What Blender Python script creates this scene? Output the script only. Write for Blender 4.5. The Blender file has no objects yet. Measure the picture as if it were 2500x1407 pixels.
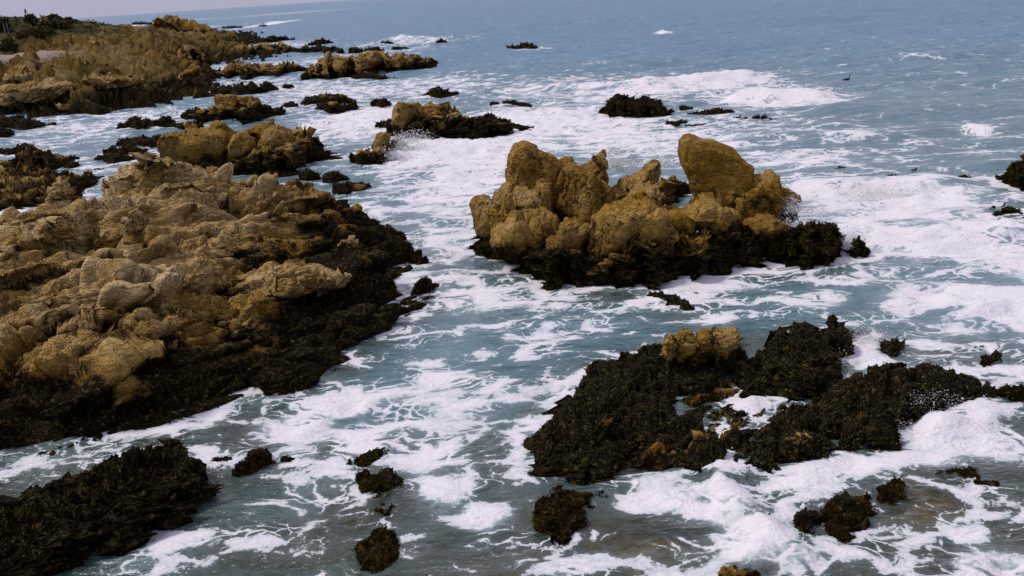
import bpy, math, random, time
import numpy as np
T0 = time.time()
random.seed(7); RNG = np.random.default_rng(7)
sc = bpy.context.scene
C = sc.collection
rad = math.radians

# ------------------------------------------------------------------ camera
LENS = 35.0; CAM_H = 8.0
FPX = LENS / 36.0 * 2500.0
ROLL = rad(3.845); PITCH = math.atan(730.6 / FPX)
FW = np.array([0, math.cos(PITCH), -math.sin(PITCH)])
_U0 = np.array([0, math.sin(PITCH), math.cos(PITCH)]); _R0 = np.array([1.0, 0, 0])
RT = math.cos(ROLL) * _R0 - math.sin(ROLL) * _U0
UP = math.sin(ROLL) * _R0 + math.cos(ROLL) * _U0
cd = bpy.data.cameras.new('camera'); cam = bpy.data.objects.new('camera', cd); C.objects.link(cam)
cd.lens = LENS; cd.sensor_width = 36.0; cd.clip_start = 0.1; cd.clip_end = 30000
from mathutils import Matrix, Vector
cam.matrix_world = Matrix(((RT[0], UP[0], -FW[0], 0), (RT[1], UP[1], -FW[1], 0), (RT[2], UP[2], -FW[2], CAM_H), (0, 0, 0, 1)))
sc.camera = cam

# ------------------------------------------------------------------ sky, sun, exposure
SUN_EL = rad(54); SUN_AZ = rad(-84)          # azimuth from +Y towards +X
w = bpy.data.worlds.new('World'); sc.world = w; w.use_nodes = True
nt = w.node_tree; nt.nodes.clear()
wo = nt.nodes.new('ShaderNodeOutputWorld'); bg = nt.nodes.new('ShaderNodeBackground')
sky = nt.nodes.new('ShaderNodeTexSky'); sky.sky_type = 'NISHITA'; sky.sun_disc = False
sky.sun_elevation = SUN_EL; sky.sun_rotation = SUN_AZ; sky.dust_density = 3.0; sky.air_density = 1.0
bg.inputs['Strength'].default_value = 0.1
# an even overcast layer (brighter towards the zenith, as cloud cover is) over the clear sky
geo = nt.nodes.new('ShaderNodeTexCoord'); sep = nt.nodes.new('ShaderNodeSeparateXYZ')
nt.links.new(geo.outputs['Generated'], sep.inputs[0])
neg = nt.nodes.new('ShaderNodeMath'); neg.operation = 'MULTIPLY'; neg.inputs[1].default_value = 1.0; neg.use_clamp = True
nt.links.new(sep.outputs['Z'], neg.inputs[0])
ramp = nt.nodes.new('ShaderNodeMixRGB'); ramp.inputs[1].default_value = (2.68, 2.72, 3.62, 1); ramp.inputs[2].default_value = (4.3, 4.1, 5.1, 1)
nt.links.new(neg.outputs[0], ramp.inputs[0])
mx = nt.nodes.new('ShaderNodeMixRGB'); mx.inputs[0].default_value = 0.88
nt.links.new(sky.outputs[0], mx.inputs[1]); nt.links.new(ramp.outputs[0], mx.inputs[2])
nt.links.new(mx.outputs[0], bg.inputs['Color']); nt.links.new(bg.outputs[0], wo.inputs[0])
sl = bpy.data.lights.new('sun', 'SUN'); sl.energy = 1.5; sl.angle = rad(12); sl.color = (1.0, 0.93, 0.84)
so = bpy.data.objects.new('sun', sl); C.objects.link(so)
so.rotation_euler = Vector((math.sin(SUN_AZ) * math.cos(SUN_EL), math.cos(SUN_AZ) * math.cos(SUN_EL), math.sin(SUN_EL))).to_track_quat('Z', 'Y').to_euler()
so.location = (0, 0, 40)
vs = sc.view_settings
vs.view_transform = 'Standard'; vs.look = 'None'; vs.gamma = 1.0; vs.exposure = 0.72; vs.use_curve_mapping = False
sc.cycles.max_bounces = 4; sc.cycles.diffuse_bounces = 2; sc.cycles.glossy_bounces = 2
sc.cycles.transparent_max_bounces = 6; sc.cycles.transmission_bounces = 3

# ------------------------------------------------------------------ pixel -> place
def _ray(x, y):
    x = np.asarray(x, float); y = np.asarray(y, float)
    return FW + np.multiply.outer((x - 1250) / FPX, RT) - np.multiply.outer((y - 703.5) / FPX, UP)
def P(x, y, z=0.0):
    d = _ray(x, y); t = (z - CAM_H) / d[..., 2]
    r = d * t[..., None]; r[..., 2] += CAM_H
    return r
def PY(x, y, Y):
    d = _ray(x, y); t = Y / d[..., 1]
    r = d * t[..., None]; r[..., 2] += CAM_H
    return r

# ------------------------------------------------------------------ noise
f32 = np.float32
def _hash(ix, iy, iz, seed):
    h = ix * np.uint32(374761393) + iy * np.uint32(668265263) + iz * np.uint32(2246822519) + np.uint32(seed * 974711 % 4294967291)
    h ^= h >> np.uint32(13); h *= np.uint32(1274126177); h ^= h >> np.uint32(16); h *= np.uint32(2654435761); h ^= h >> np.uint32(15)
    return h
def vnoise(Q, seed=0):
    Q = np.asarray(Q, f32); fl = np.floor(Q); i = fl.astype(np.int32).view(np.uint32); fr = Q - fl
    u = fr * fr * fr * (fr * (fr * 6 - 15) + 10)
    out = np.zeros(len(Q), f32); one = np.uint32(1)
    X = [i[:, 0], i[:, 0] + one]; Y = [i[:, 1], i[:, 1] + one]; Z = [i[:, 2], i[:, 2] + one]
    wx = [1 - u[:, 0], u[:, 0]]; wy = [1 - u[:, 1], u[:, 1]]; wz = [1 - u[:, 2], u[:, 2]]
    for dx in (0, 1):
        for dy in (0, 1):
            wxy = wx[dx] * wy[dy]
            for dz in (0, 1):
                out += wxy * wz[dz] * (_hash(X[dx], Y[dy], Z[dz], seed).astype(f32) * f32(2 / 4294967295.0) - f32(1))
    return out
def fbm(Q, octv=4, seed=0, gain=0.5):
    a = 1.0; o = np.zeros(len(Q), f32); q = np.asarray(Q, f32)
    for k in range(octv):
        o += a * vnoise(q, seed + k * 17); a *= gain; q = q * f32(2.03) + f32(11.3)
    return o
def worley(Q, seed=0, jit=0.85):
    """nearest and second distance, a random number and a tilt (offset along a random gradient) for the nearest cell"""
    Q = np.asarray(Q, f32); fl = np.floor(Q - f32(0.5)); b = fl.astype(np.int32).view(np.uint32); n = len(Q)
    fr = Q - fl; F1 = np.full(n, 81, f32); F2 = np.full(n, 81, f32); cid = np.zeros(n, np.uint32); k = f32(jit / 1023); o = f32(.5 - jit / 2)
    ox = np.zeros(n, f32); oy = np.zeros(n, f32); oz = np.zeros(n, f32); one = np.uint32(1)
    for dx in (0, 1):
        for dy in (0, 1):
            for dz in (0, 1):
                h = _hash(b[:, 0] + np.uint32(dx), b[:, 1] + np.uint32(dy), b[:, 2] + np.uint32(dz), seed)
                vx = (h & np.uint32(1023)).astype(f32) * k + (o + f32(dx)) - fr[:, 0]
                vy = ((h >> np.uint32(10)) & np.uint32(1023)).astype(f32) * k + (o + f32(dy)) - fr[:, 1]
                vz = ((h >> np.uint32(20)) & np.uint32(1023)).astype(f32) * k + (o + f32(dz)) - fr[:, 2]
                d = vx * vx + vy * vy + vz * vz
                m = d < F1
                F2 = np.where(m, F1, np.minimum(F2, d)); np.copyto(cid, h, where=m); np.copyto(F1, d, where=m)
                np.copyto(ox, vx, where=m); np.copyto(oy, vy, where=m); np.copyto(oz, vz, where=m)
    c = cid * np.uint32(2654435761); c ^= c >> np.uint32(15); q = f32(1 / 127.5)
    tl = ((c & np.uint32(255)).astype(f32) * q - 1) * ox + (((c >> np.uint32(8)) & np.uint32(255)).astype(f32) * q - 1) * oy + (((c >> np.uint32(16)) & np.uint32(255)).astype(f32) * q - 1) * oz
    return np.sqrt(F1), np.sqrt(F2), ((c * np.uint32(2246822519)) >> np.uint32(8)).astype(f32) / f32(2**24), tl, cid
def sstep(a, b, x):
    t = np.clip((x - a) / (b - a), 0, 1); return t * t * (3 - 2 * t)

# ------------------------------------------------------------------ meshes
def mesh(name, V, F, attrs=None, smooth=True):
    V = np.asarray(V, f32); F = np.asarray(F, np.int32); k = F.shape[1]
    m = bpy.data.meshes.new(name)
    m.vertices.add(len(V)); m.vertices.foreach_set('co', V.ravel())
    m.loops.add(F.size); m.loops.foreach_set('vertex_index', F.ravel())
    m.polygons.add(len(F)); m.polygons.foreach_set('loop_start', np.arange(0, F.size, k, dtype=np.int32))
    m.polygons.foreach_set('loop_total', np.full(len(F), k, np.int32))
    if smooth: m.polygons.foreach_set('use_smooth', np.ones(len(F), bool))
    m.update(calc_edges=True)
    for an, av in (attrs or {}).items():
        a = m.attributes.new(an, 'FLOAT', 'POINT'); a.data.foreach_set('value', np.asarray(av, f32))
    return m
def normals(V, F):
    k = F.shape[1]
    a = V[F[:, 2]] - V[F[:, 0]]; b = V[F[:, 3 if k == 4 else 1]] - V[F[:, 1 if k == 4 else 0]]
    n = np.cross(a, b) if k == 4 else np.cross(b, a)
    N = np.zeros_like(V)
    for c in range(3):
        for j in range(k):
            N[:, c] += np.bincount(F[:, j], n[:, c], len(V))
    return N / np.maximum(np.linalg.norm(N, axis=1, keepdims=True), 1e-9)
def gridfaces(nu, nv, wrap=False):
    i = np.arange(nu - 1)[:, None] * nv + np.arange(nv - 1)[None, :]
    i = i.ravel()
    return np.stack([i, i + nv, i + nv + 1, i + 1], 1)
_cs = {}
def cubesphere(n):
    if n in _cs: return _cs[n]
    g = np.tan(np.linspace(-1, 1, n) * math.pi / 4); a, b = np.meshgrid(g, g, indexing='ij'); o = np.ones_like(a)
    V = []; F = []
    for s, (x, y, z) in enumerate(((o, a, b), (-o, b, a), (b, o, a), (a, -o, b), (a, b, o), (b, a, -o))):
        F.append(gridfaces(n, n) + s * n * n); V.append(np.stack([x, y, z], -1).reshape(-1, 3))
    V = np.concatenate(V); F = np.concatenate(F); V /= np.linalg.norm(V, axis=1, keepdims=True)
    _, idx, inv = np.unique(np.round(V * 20000).astype(np.int64), axis=0, return_index=True, return_inverse=True)
    _cs[n] = (V[idx], inv.reshape(-1)[F]); return _cs[n]

# ------------------------------------------------------------------ the object tree
def tag(o, label=None, cat=None, group=None, kind=None):
    if label: o['label'] = label
    if cat: o['category'] = cat
    if group: o['group'] = group
    if kind: o['kind'] = kind
    return o
def thing(name, label, cat, loc, group=None):
    o = bpy.data.objects.new(name, None); o.empty_display_size = 0.2; C.objects.link(o)
    o.location = [float(c) for c in loc]
    return tag(o, label, cat, group)
def obj(name, V, F, mat, parent=None, attrs=None, smooth=True, origin=None, kind=None):
    V = np.asarray(V, float)
    if parent is not None: org = np.array(parent['_o'] if '_o' in parent else parent.location)
    else: org = np.array(origin if origin is not None else (V[:, 0].mean(), V[:, 1].mean(), 0.0))
    o = bpy.data.objects.new(name, mesh(name, V - org, F, attrs, smooth)); C.objects.link(o)
    o.data.materials.append(mat)
    if parent is not None: o.parent = parent
    else: o.location = [float(c) for c in org]
    if kind: o['kind'] = kind
    return o

# ------------------------------------------------------------------ materials
def mat(name):
    m = bpy.data.materials.new(name); m.use_nodes = True
    t = m.node_tree; b = t.nodes['Principled BSDF']
    return m, t, b
def N(t, typ, **kw):
    n = t.nodes.new(typ)
    for k, v in kw.items():
        if k == 'inp':
            for kk, vv in v.items(): n.inputs[kk].default_value = vv
        else: setattr(n, k, v)
    return n
def L(t, a, b): t.links.new(a, b)
def math_(t, op, a, b=None, c=None, clamp=False):
    n = N(t, 'ShaderNodeMath', operation=op, use_clamp=clamp)
    for i, v in enumerate((a, b, c)):
        if v is None: continue
        if isinstance(v, (int, float)): n.inputs[i].default_value = v
        else: L(t, v, n.inputs[i])
    return n.outputs[0]
def mix(t, f, a, b, typ='MIX'):
    n = N(t, 'ShaderNodeMixRGB', blend_type=typ)
    for i, v in enumerate((f, a, b)):
        if isinstance(v, (int, float)): n.inputs[i].default_value = v
        elif isinstance(v, tuple): n.inputs[i].default_value = v + (1,) if len(v) == 3 else v
        else: L(t, v, n.inputs[i])
    return n.outputs[0]
def noise(t, vec, scale, detail=4, rough=0.55, dist=0.0):
    n = N(t, 'ShaderNodeTexNoise', inp={'Scale': scale, 'Detail': detail, 'Roughness': rough, 'Distortion': dist})
    L(t, vec, n.inputs['Vector']); return n.outputs['Fac'], n.outputs['Color']
def maprange(t, v, a, b, c=0.0, d=1.0, smooth=True):
    n = N(t, 'ShaderNodeMapRange', interpolation_type='SMOOTHSTEP' if smooth else 'LINEAR')
    L(t, v, n.inputs['Value']); 
    for i, x in zip(('From Min', 'From Max', 'To Min', 'To Max'), (a, b, c, d)):
        if isinstance(x, (int, float)): n.inputs[i].default_value = x
        else: L(t, x, n.inputs[i])
    return n.outputs[0]
def attr(t, name): return N(t, 'ShaderNodeAttribute', attribute_name=name).outputs['Fac']
def mapping(t, vec, scale=(1, 1, 1), rot=(0, 0, 0)):
    n = N(t, 'ShaderNodeMapping'); n.inputs['Scale'].default_value = scale; n.inputs['Rotation'].default_value = rot
    L(t, vec, n.inputs['Vector']); return n.outputs[0]

def rock_material():
    m, t, b = mat('coast_rock')
    pos = N(t, 'ShaderNodeNewGeometry').outputs['Position']
    weed = attr(t, 'weed'); tone = attr(t, 'tone')
    n1, _ = noise(t, pos, 0.7, 3, 0.6); n2, _ = noise(t, pos, 3.1, 4, 0.7); n3, _ = noise(t, pos, 30, 2, 0.7)
    warm = mix(t, maprange(t, n1, 0.35, 0.65), (0.164, 0.084, 0.008), (0.285, 0.164, 0.023))
    pale = mix(t, maprange(t, n1, 0.35, 0.65), (0.300, 0.192, 0.060), (0.530, 0.392, 0.200))
    col = mix(t, math_(t, 'ADD', tone, math_(t, 'MULTIPLY', math_(t, 'SUBTRACT', n2, 0.5), 0.65), clamp=True), warm, pale)
    # rusty staining, speckled mineral grain
    col = mix(t, maprange(t, n2, 0.56, 0.72, 0, 0.55), col, (0.175, 0.080, 0.008))
    col = mix(t, 0.75, col, mix(t, n3, (0.45, 0.45, 0.45), (1.5, 1.5, 1.5)), 'MULTIPLY')
    ng, _ = noise(t, pos, 120, 1, 0.5)
    col = mix(t, maprange(t, ng, 0.66, 0.74, 0, 0.5), col, (0.55, 0.5, 0.45))
    # black growth below the tide line, its edge broken up by noise
    nw, _ = noise(t, pos, 4.5, 3, 0.7); nw2, _ = noise(t, pos, 17, 3, 0.7)
    wmix = math_(t, 'ADD', math_(t, 'MULTIPLY', math_(t, 'SUBTRACT', nw, 0.5), 1.5), math_(t, 'MULTIPLY', math_(t, 'SUBTRACT', nw2, 0.5), 1.1))
    wf = maprange(t, math_(t, 'ADD', weed, wmix), 0.44, 0.60)
    wet = maprange(t, math_(t, 'ADD', weed, math_(t, 'MULTIPLY', math_(t, 'SUBTRACT', nw, 0.5), 0.5)), 0.0, 0.42)      # damp stone above the weed
    col = mix(t, wet, col, mix(t, 1.0, col, (0.46, 0.42, 0.38), 'MULTIPLY'))
    wcol = mix(t, maprange(t, nw2, 0.4, 0.6), (0.0050, 0.0042, 0.0010), (0.022, 0.0145, 0.0032))
    wcol = mix(t, maprange(t, n2, 0.55, 0.68), wcol, (0.018, 0.019, 0.005))
    nm, _ = noise(t, pos, 8.5, 3, 0.75)
    wcol = mix(t, maprange(t, nm, 0.545, 0.63), wcol, mix(t, n3, (0.05, 0.030, 0.006), (0.14, 0.090, 0.026)))
    L(t, mix(t, wf, col, wcol), b.inputs['Base Color'])
    b.inputs['Specular IOR Level'].default_value = 0.06
    L(t, math_(t, 'SUBTRACT', 0.92, math_(t, 'MULTIPLY', wf, 0.25)), b.inputs['Roughness'])
    # fine relief: joints and grain
    lin, _ = noise(t, mapping(t, pos, (1.1, 6.5, 5.0), (0.5, 0.2, -0.73)), 1.0, 3, 0.6)
    ck, _ = noise(t, pos, 1.7, 2, 0.6)
    crack = maprange(t, math_(t, 'ABSOLUTE', math_(t, 'SUBTRACT', ck, 0.5)), 0.0, 0.022)
    h = math_(t, 'ADD', math_(t, 'MULTIPLY', crack, 0.22), math_(t, 'ADD', math_(t, 'MULTIPLY', n2, 1.0), math_(t, 'MULTIPLY', n3, 0.30)))
    h = math_(t, 'ADD', h, math_(t, 'MULTIPLY', lin, 0.7))
    lin2, _ = noise(t, mapping(t, pos, (2.2, 5.5, 6.0), (0.2, -0.5, -0.6)), 1.0, 2, 0.55)
    crease = maprange(t, math_(t, 'ABSOLUTE', math_(t, 'SUBTRACT', lin2, 0.5)), 0.0, 0.055)
    h = math_(t, 'ADD', h, math_(t, 'MULTIPLY', crease, 0.55))
    h = math_(t, 'ADD', h, math_(t, 'MULTIPLY', math_(t, 'MULTIPLY', weed, nw2), 1.0))
    bp = N(t, 'ShaderNodeBump', inp={'Strength': 0.9, 'Distance': 0.13}); L(t, h, bp.inputs['Height'])
    L(t, bp.outputs[0], b.inputs['Normal'])
    return m
def plant_material(name, c1, c2, c3, scale=9.0, rough=0.7, spec=0.2):
    m, t, b = mat(name)
    pos = N(t, 'ShaderNodeNewGeometry').outputs['Position']
    n1, _ = noise(t, pos, scale, 3); n2, _ = noise(t, pos, scale * 0.21, 3)
    col = mix(t, maprange(t, n1, 0.38, 0.62), c1, c2)
    col = mix(t, maprange(t, n2, 0.52, 0.68), col, c3)
    L(t, col, b.inputs['Base Color']); b.inputs['Roughness'].default_value = rough; b.inputs['Specular IOR Level'].default_value = spec
    return m
def plain(name, col, rough=0.7, spec=0.3):
    m, t, b = mat(name)
    pos = N(t, 'ShaderNodeNewGeometry').outputs['Position']
    n1, _ = noise(t, pos, 14, 4)
    L(t, mix(t, 1.0, col, mix(t, n1, (0.7, 0.7, 0.7), (1.3, 1.3, 1.3)), 'MULTIPLY'), b.inputs['Base Color'])
    b.inputs['Roughness'].default_value = rough; b.inputs['Specular IOR Level'].default_value = spec
    return m

def water_material():
    m, t, b = mat('sea_water')
    t.nodes.remove(b); out = t.nodes['Material Output']
    pos = N(t, 'ShaderNodeNewGeometry').outputs['Position']
    foam = attr(t, 'foam'); clear = attr(t, 'clear'); far = attr(t, 'far')
    # --- foam: lace drawn out along the flow
    wv, wc = noise(t, mapping(t, pos, (0.35, 0.5, 1)), 1.0, 3, 0.55)
    def warped(amount, src, scl, rot=0.0):
        s = N(t, 'ShaderNodeVectorMath', operation='SCALE'); s.inputs['Scale'].default_value = amount; L(t, src, s.inputs[0])
        a = N(t, 'ShaderNodeVectorMath', operation='ADD'); L(t, pos, a.inputs[0]); L(t, s.outputs[0], a.inputs[1])
        return mapping(t, a.outputs[0], scl, (0, 0, rot))
    _, wc2 = noise(t, pos, 2.2, 3, 0.6)
    sm = N(t, 'ShaderNodeVectorMath', operation='ADD'); L(t, wc, sm.inputs[0])
    s2 = N(t, 'ShaderNodeVectorMath', operation='SCALE'); s2.inputs['Scale'].default_value = 0.18; L(t, wc2, s2.inputs[0]); L(t, s2.outputs[0], sm.inputs[1])
    wvec = sm.outputs[0]
    def lace(scale, scl, rot, amount=3.0):
        v = N(t, 'ShaderNodeTexVoronoi', feature='DISTANCE_TO_EDGE', voronoi_dimensions='2D', inp={'Scale': scale})
        L(t, warped(amount, wvec, scl, rot), v.inputs['Vector']); return v.outputs['Distance']
    l1 = maprange(t, lace(0.75, (0.8, 1.0, 1), 0.5), 0.0, 0.42, 1, 0, smooth=False)
    l2 = maprange(t, lace(2.9, (0.8, 1.0, 1), -0.3), 0.0, 0.42, 1, 0, smooth=False)
    nf, _ = noise(t, warped(2.0, wvec, (0.55, 1.0, 1), 0.35), 1.1, 6, 0.66)
    nh, _ = noise(t, pos, 9.0, 3, 0.7)
    lacev = math_(t, 'MAXIMUM', l1, math_(t, 'MULTIPLY', l2, 0.86))
    brk, _ = noise(t, mapping(t, pos, (0.5, 0.8, 1)), 1.0, 3, 0.6)             # the net tears open in places
    lacev = math_(t, 'MULTIPLY', lacev, maprange(t, brk, 0.32, 0.62, 0.45, 1.12))
    stk, _ = noise(t, warped(2.6, wvec, (0.42, 1.9, 1), 0.3), 1.0, 4, 0.65)     # streaks drawn out by the current
    pat = math_(t, 'ADD', math_(t, 'MULTIPLY', lacev, 0.58), math_(t, 'SUBTRACT', math_(t, 'MULTIPLY', math_(t, 'ADD', nf, stk), 0.46), 0.17))
    pat = math_(t, 'ADD', pat, math_(t, 'MULTIPLY', math_(t, 'SUBTRACT', nh, 0.5), 0.36))
    thr = math_(t, 'SUBTRACT', 0.99, math_(t, 'MULTIPLY', foam, 0.66))
    dif = math_(t, 'SUBTRACT', pat, thr)
    fm = maprange(t, dif, -0.02, math_(t, 'ADD', maprange(t, brk, 0.4, 0.6, 0.02, 0.085), maprange(t, foam, 0.6, 1.1, 0.0, 0.16)))
    # thin milky water round the foam
    haze = math_(t, 'MULTIPLY', maprange(t, dif, -0.40, 0.05, 0, 1.0), maprange(t, foam, 0.3, 0.95, 0.25, 0.9))
    # --- body colour; far off, sky reflection is painted in as a paler blue
    nb, _ = noise(t, mapping(t, pos, (0.06, 0.14, 1)), 1.0, 4)
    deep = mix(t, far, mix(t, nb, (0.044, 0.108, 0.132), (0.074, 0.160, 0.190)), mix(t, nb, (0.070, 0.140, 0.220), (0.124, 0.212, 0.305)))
    turb = mix(t, nb, (0.056, 0.058, 0.020), (0.080, 0.090, 0.042))
    body = mix(t, clear, deep, turb)
    body = mix(t, haze, body, (0.25, 0.31, 0.35))
    # --- ripples
    r1, _ = noise(t, mapping(t, pos, (1.1, 2.6, 1), (0, 0, 0.12)), 1.0, 4, 0.62)
    r2, _ = noise(t, mapping(t, pos, (5.0, 9.0, 1), (0, 0, -0.2)), 1.0, 3, 0.6)
    r3, _ = noise(t, mapping(t, pos, (0.16, 0.55, 1), (0, 0, 0.06)), 1.0, 4, 0.6)
    hgt = math_(t, 'ADD', math_(t, 'MULTIPLY', r1, 0.21), math_(t, 'MULTIPLY', r2, 0.026))
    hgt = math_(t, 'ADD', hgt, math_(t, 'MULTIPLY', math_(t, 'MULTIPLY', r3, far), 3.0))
    bp = N(t, 'ShaderNodeBump', inp={'Strength': 0.9, 'Distance': 1.0}); L(t, hgt, bp.inputs['Height'])
    fr = N(t, 'ShaderNodeFresnel', inp={'IOR': 1.33}); L(t, bp.outputs[0], fr.inputs['Normal'])
    gl = N(t, 'ShaderNodeBsdfGlossy', inp={'Roughness': 0.19, 'Color': (1, 1, 1, 1)}); L(t, bp.outputs[0], gl.inputs['Normal'])
    df = N(t, 'ShaderNodeBsdfDiffuse'); L(t, body, df.inputs['Color'])
    tr = N(t, 'ShaderNodeBsdfTransparent', inp={'Color': (0.80, 0.80, 0.58, 1)})
    see = math_(t, 'MULTIPLY', math_(t, 'MULTIPLY', clear, 0.85), math_(t, 'SUBTRACT', 1.0, haze))
    bm = N(t, 'ShaderNodeMixShader'); L(t, see, bm.inputs[0]); L(t, df.outputs[0], bm.inputs[1]); L(t, tr.outputs[0], bm.inputs[2])
    wm = N(t, 'ShaderNodeMixShader'); L(t, fr.outputs[0], wm.inputs[0]); L(t, bm.outputs[0], wm.inputs[1]); L(t, gl.outputs[0], wm.inputs[2])
    fh = math_(t, 'ADD', math_(t, 'MULTIPLY', nh, 0.10), math_(t, 'MULTIPLY', r1, 0.40))
    fb = N(t, 'ShaderNodeBump', inp={'Strength': 0.8, 'Distance': 0.5}); L(t, fh, fb.inputs['Height'])
    fd = N(t, 'ShaderNodeBsdfDiffuse'); L(t, mix(t, maprange(t, dif, 0.0, 0.28), (0.47, 0.51, 0.54), (0.66, 0.63, 0.68)), fd.inputs['Color']); L(t, fb.outputs[0], fd.inputs['Normal'])
    fin = N(t, 'ShaderNodeMixShader'); L(t, fm, fin.inputs[0]); L(t, wm.outputs[0], fin.inputs[1]); L(t, fd.outputs[0], fin.inputs[2])
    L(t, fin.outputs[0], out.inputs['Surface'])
    return m

M_ROCK = rock_material()
M_WEED = plant_material('seaweed', (0.0095, 0.0070, 0.0014), (0.038, 0.0200, 0.0040), (0.055, 0.044, 0.007), 6.0, 0.85, 0.0)
M_MUSSEL = plant_material('mussel_shell', (0.009, 0.009, 0.0025), (0.042, 0.038, 0.010), (0.110, 0.080, 0.026), 26.0, 0.42, 0.3)
M_SHRUB = plant_material('coastal_shrub', (0.030, 0.032, 0.010), (0.055, 0.045, 0.014), (0.075, 0.050, 0.020), 3.0, 0.8, 0.1)
M_WATER = water_material()
M_SPRAY = plain('sea_spray', (0.80, 0.80, 0.82), 0.6, 0.4)
M_WOOD = plain('weathered_post', (0.045, 0.035, 0.024))
M_SIGN = plain('sign_back', (0.16, 0.14, 0.15))
M_BIRD = plain('black_plumage', (0.010, 0.010, 0.012), 0.6)
# ------------------------------------------------------------------ rock shapes
def rotm(az, dip=0.0):
    a = rad(az); d = rad(dip)
    A = np.array([[math.cos(a), math.sin(a), 0], [-math.sin(a), math.cos(a), 0], [0, 0, 1]])
    D = np.array([[1, 0, 0], [0, math.cos(d), math.sin(d)], [0, -math.sin(d), math.cos(d)]])
    return D @ A
def rockify(V, F, seed, size=1.0, amp=0.16, az=45, dip=35, elong=(1.7, 0.8, 0.8), rough=1.0, mid=1.0, big=1.0, planar=0.85, tilt=0.30, out=1.0, crk=2.1):
    """split the surface into joint-bounded blocks at three scales; each block gets its own flat face, height and tilt"""
    V = np.asarray(V, float); el = size * np.array(elong)
    Q = (V @ rotm(az, dip).T) / el
    wrp = np.stack([vnoise(Q * 1.1 + 7 * k, seed + k) for k in range(3)], 1)
    Qw = Q + 0.05 * wrp
    N0 = normals(V, F); V0 = V.copy(); lim = 0.7 * size * min(elong)
    am = 0.35 + .9 * sstep(-.45, .45, vnoise(Q * .55 + 3, seed + 9)); ams = 0.25 + 1.1 * sstep(-.4, .4, vnoise(Q * .9 + 8, seed + 10))
    for sc_, a, sh, sd, pl, mod in ((1.0, amp * big, 15, 31, planar, 1.0), (2.5, amp * 0.58 * mid, 11, 57, planar, am), (6.0, amp * 0.30 * rough, 8, 91, .7, ams)):
        f1, f2, c, tl, cid = worley(Qw * sc_ + sd, seed + sd)
        _, inv = np.unique(cid, return_inverse=True); inv = inv.reshape(-1); cnt = np.bincount(inv).astype(float)
        m = np.stack([np.bincount(inv, V[:, k]) for k in range(3)], 1) / cnt[:, None]
        n = np.stack([np.bincount(inv, N0[:, k]) for k in range(3)], 1)
        r = np.random.default_rng(seed + sd); n = n / np.maximum(np.linalg.norm(n, axis=1, keepdims=True), 1e-6) + r.normal(0, tilt, n.shape)
        n /= np.linalg.norm(n, axis=1, keepdims=True)
        m = m + n * (a * r.uniform(-1, 1, (len(n), 1)))
        nv = n[inv]; den = np.maximum((N0 * nv).sum(1), .4)
        d = ((m[inv] - V) * nv).sum(1) / den
        d = np.clip(d, -lim / sc_, out * lim / sc_) * pl * mod
        k = np.exp(-((f2 - f1) * sh)**1.25)
        d -= k * a * crk * mod
        V = V + N0 * d[:, None]
    d = amp * 0.12 * rough * fbm(V / size * 5.1, 4, seed + 5, .6)
    return V + N0 * d[:, None]
def weedval(V, Nn, line, soft=0.45, seed=0, top=0.0):
    """1 under the weed line, 0 in the dry rock above"""
    n = fbm(V * np.array([0.8, 0.8, 1.2]), 4, seed + 3, .65)
    if callable(line): line = line(V)
    return sstep(1, -1, (V[:, 2] + n * 0.7 * min(1.0, soft * 2) + top * (Nn[:, 2] - 0.5) - line) / soft)
def tonev(V, tone, seed):
    if callable(tone): tone = tone(V)
    return np.clip(tone + 0.25 * fbm(V * 0.5, 3, seed + 8), 0, 1)

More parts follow.
